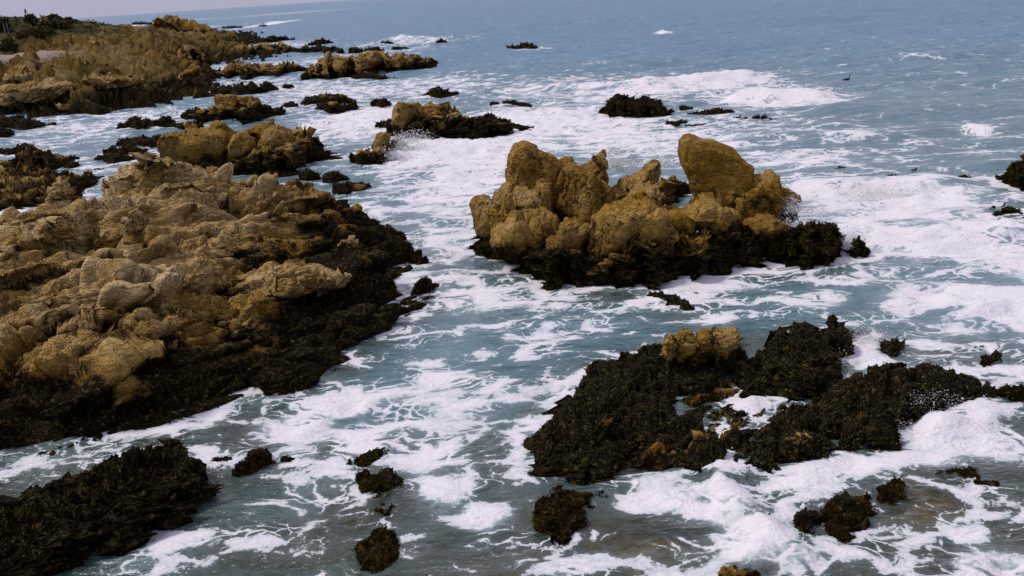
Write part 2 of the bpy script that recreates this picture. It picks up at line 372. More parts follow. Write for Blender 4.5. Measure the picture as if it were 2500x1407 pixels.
def loaf(base, crest, aspect=0.5, e=0.8, seed=0, res=None, skirt=0.6, lean=0.0, dmax=9.0):
    """a rock rising from a waterline to a crest; front foot and skyline are given, depth follows from aspect"""
    b = np.array(base, float); c = np.array(crest, float)
    xl = min(b[0, 0], c[0, 0]); xr = max(b[-1, 0], c[-1, 0])
    mid = P(0.5 * (xl + xr), np.interp(0.5 * (xl + xr), b[:, 0], b[:, 1]))
    if res is None: res = max(0.024, 0.0017 * mid[1])
    wid = (xr - xl) / FPX * mid[1]
    nu = int(np.clip(wid / res, 14, 420)); s = np.linspace(0, 1, nu)
    px = xl + (xr - xl) * (0.5 - 0.5 * np.cos(math.pi * s)) * 0.5 + (xr - xl) * s * 0.5
    by = np.interp(px, b[:, 0], b[:, 1]); cy = np.minimum(np.interp(px, c[:, 0], c[:, 1]), by)
    jag = vnoise(np.stack([px * 0.11, px * 0, px * 0 + seed], 1), seed) * (by - cy) * 0.05
    cy = np.minimum(cy + jag, by)
    j2 = vnoise(np.stack([px * 0.17, px * 0 + 5, px * 0 + seed], 1), seed + 3); j3 = vnoise(np.stack([px * 0.06, px * 0 + 9, px * 0 + seed], 1), seed + 4)
    gap = by - cy; cy = np.minimum(cy + gap * (.13 * j2 + .05), by); by = by + gap * (.10 * j3 + .06 * j2)
    B = P(px, by); d = _ray(px, cy); slope = d[:, 2] / d[:, 1]           # crest ray height at distance Y: 8 + slope*Y
    th = np.linspace(0, math.pi, 25); co = np.sign(np.cos(th)) * np.abs(np.cos(th))**e; si = np.sin(th)**e
    lo = np.zeros(nu); hi = np.full(nu, dmax)
    for _ in range(30):
        D = 0.5 * (lo + hi)
        y = B[:, 1:2] + D[:, None] * (0.5 - 0.5 * co) ; z = aspect * D[:, None] * si
        over = (z - (CAM_H + slope[:, None] * y)).max(1)
        hi = np.where(over > 0, D, hi); lo = np.where(over > 0, lo, D)
    D = 0.5 * (lo + hi)
    k = max(1, nu // 40); ker = np.ones(2 * k + 1) / (2 * k + 1)
    D = np.convolve(np.pad(D, k, mode='edge'), ker, 'valid')
    H = aspect * D
    arc = (H.max() * 2 + D.max())
    nv = int(np.clip(arc / res, 12, 420))
    th = np.linspace(0, math.pi, nv); co = np.sign(np.cos(th)) * np.abs(np.cos(th))**e; si = np.sin(th)**e
    X = B[:, 0:1] * (1 + (0.5 - 0.5 * co) * D[:, None] / B[:, 1:2])
    Y = B[:, 1:2] + D[:, None] * (0.5 - 0.5 * co); Z = H[:, None] * si
    X = X + lean * Z
    ns = max(2, int(skirt / res / 2.5))
    k = np.linspace(1, 0, ns, endpoint=False)[None, :]
    f = np.stack([X[:, :1] + 0 * k, Y[:, :1] - 0.25 * k * np.minimum(1, D[:, None] + .1), Z[:, :1] - skirt * k], -1)
    g = np.stack([X[:, -1:] + 0 * k, Y[:, -1:] + 0.25 * k, Z[:, -1:] - skirt * k], -1)[:, ::-1]
    G = np.concatenate([f, np.stack([X, Y, Z], -1), g], 1)
    # close the two ends below the water
    G[0, :, 2] = np.minimum(G[0, :, 2], -skirt); G[-1, :, 2] = np.minimum(G[-1, :, 2], -skirt)
    V = G.reshape(-1, 3); Fq = gridfaces(nu, G.shape[1])
    return V, Fq
def blob(outline, Y, depth, e=0.72, seed=0, res=None, tilt=0.0, cuts=11):
    """a boulder with the given profile seen from the front, at distance Y, 'depth' metres thick"""
    o = np.array(outline, float); W = PY(o[:, 0], o[:, 1], Y)[:, [0, 2]]
    # centroid
    x, z = W[:, 0], W[:, 1]; x2, z2 = np.roll(x, -1), np.roll(z, -1); cr = x * z2 - x2 * z; A = cr.sum() / 2
    c = np.array([((x + x2) * cr).sum() / (6 * A), ((z + z2) * cr).sum() / (6 * A)])
    if res is None: res = max(0.024, 0.0017 * Y)
    R = np.abs(W - c).max()
    n = int(np.clip(1.6 * R / res, 8, 150)); S, F = cubesphere(n)
    phi = np.arctan2(S[:, 2], S[:, 0]); rr = np.sqrt(S[:, 0]**2 + S[:, 2]**2)
    # radius of the outline for each direction
    tab = np.linspace(-math.pi, math.pi, 721); dirs = np.stack([np.cos(tab), np.sin(tab)], 1); rad_ = np.zeros(721)
    Wc = W - c
    for i in range(len(Wc)):
        p = Wc[i]; q = Wc[(i + 1) % len(Wc)]; ed = q - p
        den = dirs[:, 0] * ed[1] - dirs[:, 1] * ed[0]
        with np.errstate(divide='ignore', invalid='ignore'):
            t = (p[0] * ed[1] - p[1] * ed[0]) / den; u = (p[0] * dirs[:, 1] - p[1] * dirs[:, 0]) / den
        ok = (t > 0) & (u >= -1e-6) & (u <= 1 + 1e-6) & np.isfinite(t)
        rad_ = np.where(ok, np.maximum(rad_, np.where(ok, t, 0)), rad_)
    ker = np.ones(9) / 9; rad_ = np.convolve(np.concatenate([rad_[-5:-1], rad_, rad_[1:5]]), ker, 'valid')
    rp = np.interp(phi, tab, rad_)
    sx = rr**e; dy = np.sign(S[:, 1]) * np.abs(S[:, 1])**e
    r_ = np.random.default_rng(int(abs(o).sum()) + seed)
    Us = np.stack([sx * np.cos(phi), dy, sx * np.sin(phi)], 1); U0 = Us.copy()
    for _ in range(cuts):                     # joint faces slice the boulder flat
        n_ = r_.normal(0, 1, 3) * np.array([.8, 1.3, 1]); n_ /= np.linalg.norm(n_); t_ = Us @ n_ - r_.uniform(.60, .90)
        Us -= np.outer(np.maximum(t_, 0) * .93, n_)
    Us[:, 0] *= 1.11; Us[:, 2] *= 1.11
    V = np.stack([c[0] + rp * Us[:, 0], Y + Us[:, 1] * depth * 0.5, c[1] + rp * Us[:, 2]], 1)
    V_ = np.stack([c[0] + rp * sx * np.cos(phi), Y + dy * depth * 0.5, c[1] + rp * sx * np.sin(phi)], 1)
    V[:, 1] += tilt * (V[:, 2] - c[1])
    return V, F
def rbf(pts, vals, X, Yg):
    pts = np.array(pts); vals = np.array(vals); n = len(pts)
    K = np.linalg.norm(pts[:, None] - pts[None], axis=2)
    A = np.zeros((n + 3, n + 3)); A[:n, :n] = K + 0.02 * np.eye(n); A[:n, n] = 1; A[:n, n + 1:] = pts; A[n, :n] = 1; A[n + 1:, :n] = pts.T
    wt = np.linalg.solve(A, np.concatenate([vals, [0, 0, 0]]))
    g = np.stack([X.ravel(), Yg.ravel()], 1); o = np.zeros(len(g))
    for k in range(0, len(g), 40000):
        q = g[k:k + 40000]
        o[k:k + 40000] = np.linalg.norm(q[:, None] - pts[None], axis=2) @ wt[:n] + wt[n] + q @ wt[n + 1:]
    return o.reshape(X.shape)

# ------------------------------------------------------------------ weed and mussels
TRI = [0]
def tufts(V, Nn, wv, n, size, seed, thr=0.55, blades=2, flat=0.5, zmin=-0.05):
    r = np.random.default_rng(seed)
    pn = fbm(V * 2.2, 3, seed + 77, .7)
    ok = np.where((wv > thr) & (V[:, 2] > zmin) & (pn > -.12))[0]
    if len(ok) == 0: return None
    n = min(n, len(ok) * 3); i = r.choice(ok, n)
    p = np.repeat(V[i], blades, 0); nn = np.repeat(Nn[i], blades, 0); m = len(p)
    p = p + r.normal(0, size * 0.35, (m, 3))
    d = nn * 0.55 + r.normal(0, 0.55, (m, 3)); d /= np.linalg.norm(d, axis=1, keepdims=True)
    t = np.cross(d, r.normal(0, 1, (m, 3))); t /= np.maximum(np.linalg.norm(t, axis=1, keepdims=True), 1e-6)
    Ls = size * r.uniform(0.5, 1.3, (m, 1)); W_ = Ls * r.uniform(0.22, 0.45, (m, 1))
    a = p - d * Ls * 0.25; bq = p + d * Ls * 0.4 + t * W_; e = p + d * Ls + np.array([0, 0, -1.0]) * Ls * flat * 0.4; c = p + d * Ls * 0.4 - t * W_
    VV = np.stack([a, bq, e, c], 1).reshape(-1, 3)
    return VV, np.arange(m * 4).reshape(-1, 4)
def mussels(V, Nn, wv, n, size, seed, thr=0.5, zmin=0.05, upmin=-0.2):
    r = np.random.default_rng(seed)
    ok = np.where((wv > thr) & (V[:, 2] > zmin) & (Nn[:, 2] > upmin))[0]
    if len(ok) == 0: return None
    i = r.choice(ok, n); nn = Nn[i]; p = V[i] + r.normal(0, size * 0.3, (n, 3)) - nn * size * .2
    d = nn * 0.35 + r.normal(0, 0.5, (n, 3)); d /= np.linalg.norm(d, axis=1, keepdims=True)
    t = np.cross(d, r.normal(0, 1, (n, 3))); t /= np.linalg.norm(t, axis=1, keepdims=True); q = np.cross(d, t)
    Ls = size * r.uniform(0.6, 1.25, (n, 1)); wd = Ls * 0.33; th = Ls * 0.2
    b0 = p - d * Ls * 0.3; k = p + d * Ls * 0.45
    VV = np.stack([b0, k + t * wd, k - t * wd * .5 + q * th * 1.3, k - t * wd * .5 - q * th * 1.3, p + d * Ls * 0.9], 1).reshape(-1, 3)
    o = (np.arange(n) * 5)[:, None, None]
    F = (np.array([[0, 2, 1], [0, 3, 2], [0, 1, 3], [4, 1, 2], [4, 2, 3], [4, 3, 1]])[None] + o).reshape(-1, 3)
    return VV, F

FOOT = []        # points of rock near the waterline, for the foam round them
class Rock:
    """one rock thing: an Empty at its foot, its rock masses and its growth as parts"""
    def __init__(s, name, label, cat='rock', group=None):
        s.name, s.label, s.cat, s.group = name, label, cat, group; s.items = []; s.seed = (sum(map(ord, label)) * 7) % 9973
    def add(s, pname, VF, size=1.0, amp=0.15, weed=0.6, soft=0.45, tone=0.25, seed=None, tuft=0, tsize=0.07, mus=0, msize=0.05, plabel=None, top=0.0, thr=0.55, **kw):
        V, F = VF; sd = s.seed + len(s.items) * 13 if seed is None else seed
        V = rockify(V, F, sd, size, amp, **kw)
        F = F[(V[F][:, :, 2] > -.28).any(1)]; u = np.unique(F); ix = np.zeros(len(V), int); ix[u] = np.arange(len(u)); V = V[u]; F = ix[F]   # nothing deep under water
        Nn = normals(V, F)
        wv = weedval(V, Nn, weed, soft, sd, top)
        s.items.append((pname, V, F, wv, tonev(V, tone, sd), Nn, tuft, tsize, mus, msize, sd, plabel, thr))
        lowm = np.abs(V[:, 2] - 0.02) < 0.12
        FOOT.append(V[lowm][::3, :2])
        return s
    def done(s, single=False):
        A = np.concatenate([i[1] for i in s.items]); c = np.array([A[:, 0].mean(), A[:, 1].mean(), 0.0])
        if len(s.items) == 1 and not s.items[0][6] and not s.items[0][8]:
            it = s.items[0]
            s.o = tag(obj(s.name, it[1], it[2], M_ROCK, None, {'weed': it[3], 'tone': it[4]}, origin=c, smooth=False), s.label, s.cat, s.group); TRI[0] += len(it[2]) * 2
            return s
        s.o = thing(s.name, s.label, s.cat, c, s.group)
        for pn, V, F, wv, tn, Nn, tu, ts, mu, ms, sd, pl, thr in s.items:
            q = obj(pn, V, F, M_ROCK, s.o, {'weed': wv, 'tone': tn}, smooth=False); TRI[0] += len(F) * 2
            if pl: q['label'] = pl
        tv = [tufts(i[1], i[5], i[3], i[6], i[7], i[10], i[12]) for i in s.items if i[6]]
        mv = [mussels(i[1], i[5], i[3], i[8], i[9], i[10] + 1) for i in s.items if i[8]]
        for nm, lst, mt, k in (('seaweed', tv, M_WEED, 4), ('mussel_bed', mv, M_MUSSEL, 3)):
            lst = [x for x in lst if x is not None]
            if not lst: continue
            off = 0; Vs = []; Fs = []
            for v, f in lst: Vs.append(v); Fs.append(f + off); off += len(v)
            obj(nm, np.concatenate(Vs), np.concatenate(Fs), mt, s.o, smooth=False, kind='stuff'); TRI[0] += sum(len(f) for f in Fs) * (2 if k == 4 else 1)
        return s
def YB(x, y): return float(P(x, y)[1])

# ------------------------------------------------------------------ shore terrain (far left)
def build_shore():
    xs = np.arange(-175, -18, 0.22); xs = np.concatenate([np.arange(-175, -70, 0.9), np.arange(-70, -22, 0.3)])
    n = int(math.log(430 / 76) / 0.0036); ys = 76 * np.exp(np.linspace(0, math.log(430 / 76), n))
    X, Yg = np.meshgrid(xs, ys, indexing='ij')
    ctl = []
    for x, y, Y in [(-120, 245, 94), (0, 245, 94), (100, 245, 90.5), (200, 248, 88.5), (300, 242, 90), (400, 235, 93), (470, 232, 95), (520, 200, 112),
                    (-120, 200, 97), (0, 200, 98), (120, 200, 95), (240, 200, 95), (340, 195, 97), (420, 190, 102),
                    (-100, 150, 104), (0, 160, 104), (120, 155, 103), (220, 165, 101), (320, 155, 107), (410, 140, 122), (300, 120, 126),
                    (-100, 122, 110), (0, 123, 111), (100, 120, 112), (200, 112, 117), (250, 95, 130), (330, 98, 140), (420, 100, 160),
                    (-100, 90, 121), (0, 90, 122), (80, 84, 124), (140, 88, 126), (200, 80, 136),
                    (-100, 66, 134), (0, 60, 138), (60, 54, 142), (110, 52, 146), (165, 52, 150), (190, 60, 148), (230, 62, 175), (270, 70, 190),
                    (340, 76, 230), (420, 76, 270), (500, 78, 270), (550, 84, 235), (470, 90, 215), (380, 85, 220)]:
        p = PY(x, y, Y); ctl.append((p[0], p[1], p[2]))
    for x, y in [(-120, 292), (0, 283), (90, 284), (176, 284), (300, 272), (462, 262), (515, 238), (545, 195), (515, 166), (470, 168), (600, 112), (640, 98), (600, 88)]:
        p = P(x, y); ctl.append((p[0], p[1], -0.15)); ctl.append((p[0] + (1.5 if x > 480 else 0), p[1] - 6, -1.6))
    for x, y in [(1, 1)]: pass
    for p in [(-30, 150), (-32, 180), (-40, 220), (-60, 300), (-110, 420), (-24, 125), (-20, 100), (-18, 80), (-150, 430), (-172, 425)]:
        ctl.append((p[0], p[1], -1.6))
    c = np.array(ctl)
    Z = rbf(c[:, :2], c[:, 2], X, Yg)
    V = np.stack([X, Yg, Z], -1).reshape(-1, 3); F = gridfaces(*X.shape)
    # soft plant-covered ground on the upper left, bare ribs of rock elsewhere
    soil = sstep(0.35, 0.75, sstep(4.0, 5.6, V[:, 2]) * sstep(-48, -58, V[:, 0] + 0.06 * (V[:, 1] - 110)) * sstep(230, 170, V[:, 1]) + 0.25 * fbm(V * 0.12, 3, 5))
    sand = sstep(0.5, 0.7, np.exp(-((V[:, 2] - 4.85) / 0.42)**2) * sstep(128, 112, V[:, 1]) * 1.1 + 0.35 * fbm(V * 0.2, 3, 9)) * sstep(-44, -50, V[:, 0])
    n2 = fbm(V * np.array([0.05, 0.05, 0.05]), 3, 21)
    soil = np.maximum(soil, .8 * sstep(.25, .5, fbm(V * np.array([.16, .22, .2]), 4, 66)) * sstep(2.2, 3.2, V[:, 2]))
    V2 = V.copy(); V2[:, 2] += 0.7 * n2 * sstep(-0.5, 1.0, V[:, 2])
    W = rockify(V2, F, 404, 2.6, 0.5, az=-24, dip=30, elong=(2.3, 0.7, 0.8), rough=2.2, mid=1.6, crk=2.4, tilt=.42)
    keep = np.maximum(soil * 0.85, sand * 0.9)[:, None]
    V = W * (1 - keep) + V2 * keep
    V[:, 2] += soil * 0.22 * fbm(V * 0.7, 4, 77)
    Nn = normals(V, F)
    wv = weedval(V, Nn, 1.5, 0.8, 3)
    wv = np.maximum(wv, 0)
    tn = np.clip(0.35 + 0.6 * fbm(V * 0.3, 4, 8), 0, 1)
    o = obj('shore_terrain', V, F, M_SHORE, None, {'weed': wv, 'tone': tn, 'soil': soil, 'sand': sand}, origin=(0, 0, 0), kind='structure', smooth=False)
    TRI[0] += 2 * len(F)
    low = np.abs(V[:, 2]) < 0.15; FOOT.append(V[low][::4, :2])
    tv = tufts(V, Nn, wv, 9000, 0.2, 5, 0.6, zmin=0)
    q = obj('seaweed', tv[0], tv[1], M_WEED, None, smooth=False, origin=(-30, 88, 0), kind='stuff'); TRI[0] += 2 * len(tv[1])
    tag(q, 'black seaweed coating the low rocks along the far shore', 'seaweed')
    tv = tufts(V, Nn, soil, 9000, 0.30, 6, 0.5, zmin=2, flat=0.1)
    q = obj('ground_cover', tv[0], tv[1], M_SHRUB, None, smooth=False, origin=(-60, 125, 0), kind='stuff'); TRI[0] += 2 * len(tv[1])
    tag(q, 'low olive ground cover on the slope at upper left', 'ground cover')
    return V, F
def shore_material():
    m = M_ROCK.copy(); m.name = 'shore_ground'; t = m.node_tree; b = t.nodes['Principled BSDF']
    src = b.inputs['Base Color'].links[0].from_socket
    pos = N(t, 'ShaderNodeNewGeometry').outputs['Position']
    n1, _ = noise(t, pos, 1.2, 5); n2, _ = noise(t, pos, 0.25, 3)
    veg = mix(t, maprange(t, n1, 0.4, 0.6), (0.020, 0.026, 0.007), (0.070, 0.056, 0.016))
    veg = mix(t, maprange(t, n2, 0.5, 0.62), veg, (0.14, 0.10, 0.035))
    src = mix(t, 0.5, src, (0.070, 0.056, 0.020))
    wv_ = attr(t, 'weed'); src = mix(t, maprange(t, wv_, .5, .8), src, b.inputs['Base Color'].links[0].from_socket)
    col = mix(t, attr(t, 'soil'), src, veg)
    col = mix(t, attr(t, 'sand'), col, mix(t, n1, (0.24, 0.19, 0.15), (0.42, 0.36, 0.31)))
    L(t, col, b.inputs['Base Color'])
    return m
M_SHORE = shore_material()
SHORE_V, SHORE_F = build_shore()
print('shore', time.time() - T0, TRI)

# ------------------------------------------------------------------ the near promontory
def build_promontory():
    R = Rock('rock_promontory', 'broad tan granite headland filling the left foreground, black weed along its seaward edge', 'headland')
    res = 0.042
    xs = np.arange(-17.5, -0.6, res); ys = np.arange(14.6, 41.5, res)
    X, Yg = np.meshgrid(xs, ys, indexing='ij'); ctl = []
    for x, y, z in [(-200, 1110, 0.0), (0, 1000, .5), (0, 930, 1.0), (0, 850, 1.45), (0, 760, 2.0), (0, 640, 2.7), (0, 560, 3.05), (0, 495, 3.3), (-200, 900, 1.4), (-200, 700, 2.6), (-200, 520, 3.6),
                    (200, 980, .75), (200, 860, 1.4), (200, 760, 1.9), (200, 640, 2.4), (200, 540, 2.75), (220, 465, 2.8),
                    (390, 900, .9), (390, 750, 1.6), (390, 600, 2.2), (390, 480, 2.7), (390, 400, 3.1),
                    (600, 850, .65), (600, 750, 1.05), (600, 640, 1.5), (600, 520, 1.75), (580, 450, 1.9), (640, 440, 1.6), (720, 455, 1.35),
                    (850, 750, .45), (850, 650, .75), (850, 560, .9), (850, 515, .8), (930, 560, .6), (960, 640, .5), (960, 740, .4), (760, 830, .5), (700, 900, .4)]:
        ctl.append(P(x, y, z))
    for x, y in [(-200, 1130), (0, 1112), (120, 1108), (250, 1080), (400, 1045), (520, 995), (620, 965), (740, 955), (850, 890), (905, 850), (960, 815), (1000, 790), (1050, 755), (1058, 700), (1050, 640), (1010, 590)]:
        p = P(x, y); ctl.append((p[0], p[1], -0.12)); ctl.append((p[0] + 1.0, p[1] - 1.0, -1.3))
    for p in [(-17, 33), (-15.5, 33.5), (-14, 36.5), (-12.5, 38.5), (-10.5, 39.5), (-8, 41), (-5.5, 40), (-4.5, 38), (-2.5, 35.3), (-1.2, 33), (-17, 40)]:
        ctl.append((p[0], p[1], -1.2))
    c = np.array(ctl); Z = rbf(c[:, :2], c[:, 2], X, Yg)
    V = np.stack([X, Yg, Z], -1).reshape(-1, 3); F = gridfaces(*X.shape)
    # benches: the slope steps down in joint-bounded ledges
    st = 0.62; off = 0.35 * fbm(V * np.array([0.35, 0.35, 0]), 3, 12)
    h = V[:, 2] / st + off; fl = np.floor(h); fr = h - fl
    zz = (fl + sstep(0.35, 0.85, fr) - off) * st
    k = sstep(0.1, 0.6, V[:, 2]) * (0.45 + 0.4 * sstep(28, 23, V[:, 1]))
    V[:, 2] = V[:, 2] * (1 - k) + zz * k
    # tilted slabs: each joint steps up on its near side and falls away gently
    tc = (V[:, 1] * math.cos(rad(42)) - V[:, 0] * math.sin(rad(42))) / 1.55 + 0.45 * fbm(V * np.array([.3, .3, 0]), 3, 55) + .9 * vnoise(V * np.array([.12, .12, 0]), 56)
    ft = tc - np.floor(tc); saw = sstep(0, .13, ft) - ft
    cel = vnoise(np.stack([np.floor(tc) * 7.3, (V[:, 0] * math.cos(rad(42)) + V[:, 1] * math.sin(rad(42))) * .45, 0 * ft], 1), 58)
    V[:, 2] += (0.40 + .30 * cel) * saw * sstep(.15, .7, V[:, 2]) * (.55 + .45 * sstep(29, 22, V[:, 1])) - .12 * sstep(.2, .8, V[:, 2])
    V[:, 2] -= .34 * sstep(-.385, -.425, V[:, 0] / V[:, 1]) * sstep(22.5, 26, V[:, 1])
    use = (V[:, 2] > -0.9) & (V[:, 0] > -(0.53 * V[:, 1] + 2.4))
    idx = np.cumsum(use) - 1; F = F[use[F].all(1)]; F = idx[F]; V = V[use]
    # the seaward slope is clad in weed, the crest is clean dry granite
    R.add('rock_mass', (V, F), size=1.5, amp=0.17, weed=lambda V: .95 + .55 * sstep(-8.5, -3.5, V[:, 0]), soft=0.6, tone=lambda V: .12 + .66 * sstep(1.1, 2.4, V[:, 2]), planar=1.0, az=42, dip=38, elong=(3.0, 0.6, 0.7), tuft=16000, tsize=0.045, thr=0.6, rough=1.2, mid=1.2)
    B = [('ridge_slab', [(255, 470), (295, 408), (345, 374), (388, 356), (408, 368), (445, 394), (475, 426), (510, 470), (480, 525), (400, 545), (305, 525)], 32.0, 3.2, .95, 'pale grey-tan slab at the very top of the headland'),
         ('boulder', [(118, 475), (128, 442), (143, 430), (156, 440), (176, 472), (166, 500), (125, 502)], 29.0, 1.3, .7, 'cone-shaped boulder standing on the skyline'),
         ('boulder', [(0, 600), (40, 560), (100, 525), (130, 510), (160, 515), (200, 530), (210, 580), (190, 630), (120, 650), (40, 640)], 24.4, 2.4, .8, 'grey humped boulder with a vertical crack'),
         ('boulder', [(-30, 610), (10, 598), (35, 605), (42, 640), (20, 662), (-30, 665)], 23.3, 1.4, .8, None),
         ('slab', [(490, 758), (520, 722), (600, 672), (680, 642), (760, 625), (800, 640), (845, 655), (840, 690), (800, 712), (700, 722), (560, 762)], 24.5, 2.0, .55, 'long light tan tilted slab'),
         ('block', [(350, 722), (360, 682), (430, 650), (480, 632), (500, 650), (505, 700), (480, 735), (400, 752)], 23.6, 1.6, .5, None),
         ('block', [(-30, 800), (-30, 722), (60, 692), (180, 667), (290, 650), (330, 665), (330, 722), (260, 762), (100, 802)], 21.7, 1.8, .45, 'square-faced ledge with a shaded front'),
         ('slab', [(-30, 935), (60, 862), (180, 815), (270, 795), (282, 822), (270, 872), (200, 902), (60, 945)], 20.0, 1.8, .25, 'ochre stained slab above the weed'),
         ('block', [(400, 885), (480, 832), (560, 782), (640, 750), (690, 790), (700, 832), (640, 872), (540, 905), (430, 915)], 21.9, 1.4, .35, None),
         ('block', [(290, 822), (310, 762), (370, 732), (430, 720), (440, 772), (420, 812), (340, 842)], 22.2, 1.4, .4, None),
         ('boulder', [(478, 442), (495, 412), (520, 400), (532, 420), (522, 447)], 35.2, 1.1, .6, None),
         ('boulder', [(815, 600), (830, 580), (862, 574), (885, 590), (880, 612), (840, 618)], 28.8, 0.8, .6, None),
         ('boulder', [(300, 560), (320, 520), (345, 500), (352, 525), (350, 560), (320, 580)], 26.6, 1.1, .7, None),
         ('boulder', [(225, 610), (250, 570), (285, 560), (292, 580), (270, 610), (235, 625)], 24.8, 1.2, .5, None)]
    for i, (nm, o, Y, d, tn, lb) in enumerate(B):
        R.add(nm, blob(o, Y, d, e=0.48, res=0.052), size=0.8, amp=0.09, weed=0.6, soft=0.4, tone=tn, az=42, dip=38, elong=(1.9, .65, .7), planar=.85, tilt=.2, out=.3, plabel=lb)
    R.done(); return R
PROM = build_promontory()
print('promontory', time.time() - T0, TRI)

# ------------------------------------------------------------------ the central outcrop
def build_outcrop():
    R = Rock('rock_outcrop', 'large golden-brown outcrop in mid-water with an upright boulder and a pointed wall', 'rock outcrop')
    kw = dict(size=1.0, amp=0.05, weed=0.82, soft=0.6, az=12, dip=8, elong=(0.55, 0.9, 1.5), planar=.8, tilt=.16, out=.3, crk=2.4, mid=.9)
    B = [('wall', [(1244, 480), (1248, 400), (1262, 370), (1280, 361), (1310, 375), (1345, 392), (1380, 420), (1402, 445), (1430, 480), (1440, 525), (1400, 565), (1330, 575), (1250, 525)], 31.2, 1.9, .28, 'tall pointed wall of rock split by upright joints'),
         ('pinnacle', [(1298, 520), (1305, 442), (1330, 424), (1341, 440), (1346, 512), (1330, 562), (1303, 562)], 29.9, 0.9, .28, None),
         ('buttress', [(1378, 428), (1400, 414), (1450, 440), (1490, 470), (1497, 532), (1450, 585), (1390, 595), (1360, 520)], 30.5, 1.9, .2, None),
         ('block', [(1388, 445), (1398, 412), (1440, 386), (1473, 369), (1485, 373), (1487, 440), (1470, 455), (1400, 460)], 32.6, 1.5, .2, 'square block with a slanting top at the back'),
         ('rubble', [(1335, 428), (1358, 396), (1390, 388), (1412, 400), (1412, 436), (1340, 438)], 32.3, 1.0, .2, None),
         ('ledge', [(1213, 482), (1240, 461), (1300, 468), (1335, 488), (1345, 520), (1260, 535), (1217, 505)], 30.2, 1.7, .5, 'flat pinkish ledge'),
         ('boulder', [(1155, 505), (1162, 491), (1190, 488), (1222, 500), (1225, 545), (1205, 575), (1178, 580), (1163, 560)], 29.7, 1.5, .22, None),
         ('boulder', [(1192, 510), (1230, 503), (1262, 525), (1262, 580), (1225, 612), (1186, 600)], 29.1, 1.3, .2, None),
         ('boulder', [(1208, 590), (1222, 550), (1260, 527), (1330, 522), (1385, 535), (1375, 575), (1320, 606), (1260, 622), (1218, 612)], 28.7, 2.0, .22, None),
         ('boulder', [(1328, 600), (1345, 560), (1370, 535), (1410, 527), (1445, 545), (1456, 585), (1435, 630), (1390, 650), (1335, 632)], 27.9, 1.6, .22, None),
         ('boulder', [(1416, 625), (1438, 570), (1462, 502), (1500, 490), (1540, 476), (1562, 490), (1595, 512), (1606, 565), (1575, 630), (1500, 665), (1432, 662)], 27.5, 2.3, .18, 'bulging front boulder with folded joints'),
         ('boulder', [(1543, 545), (1558, 520), (1600, 513), (1628, 533), (1645, 572), (1625, 606), (1580, 616), (1548, 595)], 26.9, 1.5, .15, None),
         ('slab', [(1610, 520), (1640, 502), (1700, 485), (1765, 486), (1782, 505), (1760, 548), (1700, 565), (1630, 560)], 28.2, 2.4, .05, 'smooth orange slab tilted towards the pool'),
         ('upright_boulder', [(1661, 372), (1667, 350), (1690, 341), (1732, 349), (1790, 374), (1803, 395), (1832, 410), (1842, 432), (1816, 470), (1780, 505), (1722, 512), (1702, 480), (1690, 440), (1668, 402)], 30.2, 2.5, .15, 'huge upright boulder leaning over the pool'),
         ('block', [(1788, 480), (1805, 440), (1840, 424), (1880, 424), (1900, 440), (1905, 490), (1895, 560), (1830, 580), (1790, 545)], 29.5, 2.4, .12, None),
         ('boulder', [(1885, 478), (1903, 454), (1930, 454), (1946, 475), (1954, 500), (1945, 530), (1905, 545), (1884, 510)], 29.9, 1.5, .12, None),
         ('boulder', [(1800, 585), (1828, 532), (1880, 508), (1922, 530), (1926, 590), (1880, 625), (1815, 630)], 28.5, 2.0, .10, None),
         ('slab', [(1485, 478), (1545, 430), (1600, 404), (1614, 430), (1606, 456), (1535, 490), (1490, 500)], 32.0, 1.4, .35, None),
         ('slab', [(1535, 470), (1600, 440), (1640, 428), (1653, 470), (1645, 495), (1592, 506), (1545, 500)], 31.0, 1.6, .35, None),
         ('boulder', [(1572, 506), (1588, 470), (1622, 476), (1636, 508), (1602, 518)], 30.0, 0.9, .45, None),
         ('boulder', [(1700, 520), (1712, 470), (1790, 445), (1845, 440), (1850, 520), (1790, 570), (1710, 560)], 29.8, 2.0, .1, None),
         ('boulder', [(1738, 560), (1770, 500), (1800, 505), (1815, 560), (1800, 610), (1750, 610)], 28.0, 1.6, .1, None)]
    for nm, o, Y, d, tn, lb in B:
        R.add(nm, blob(o, Y, d, e=0.55 if nm == 'upright_boulder' else 0.42, res=0.043, cuts=5 if nm == 'upright_boulder' else 9), tone=tn * .6, plabel=lb, tuft=250, tsize=0.05, thr=0.7, **(dict(kw, amp=.030, mid=.5, planar=.35, size=1.5, crk=2.6, rough=.7) if nm == 'upright_boulder' else kw))
    wk = dict(size=0.6, amp=0.15, weed=0.95, soft=0.4, tone=.2, tuft=4000, tsize=0.042, thr=0.5)
    R.add('rock_foot', loaf([(1152, 605), (1185, 627), (1240, 645), (1290, 642), (1340, 615), (1400, 600)], [(1152, 596), (1190, 560), (1250, 545), (1320, 540), (1400, 560)], .55), **wk)
    R.add('rock_foot', loaf([(1276, 660), (1300, 685), (1350, 697), (1420, 692), (1480, 690)], [(1276, 650), (1305, 605), (1360, 588), (1420, 598), (1480, 640)], .7), **wk)
    R.add('rock_foot', loaf([(1410, 692), (1500, 702), (1600, 697), (1700, 682), (1780, 657), (1850, 640), (1910, 600)], [(1410, 640), (1480, 590), (1560, 572), (1640, 565), (1740, 552), (1800, 540), (1860, 560), (1910, 585)], .62), **wk)
    R.add('rock_foot', loaf([(1470, 520), (1560, 512), (1640, 500), (1700, 468)], [(1470, 480), (1540, 465), (1600, 455), (1660, 436), (1700, 450)], .35), **dict(wk, tuft=1500))
    R.done(); return R
OUT = build_outcrop()
print('outcrop', time.time() - T0, TRI)

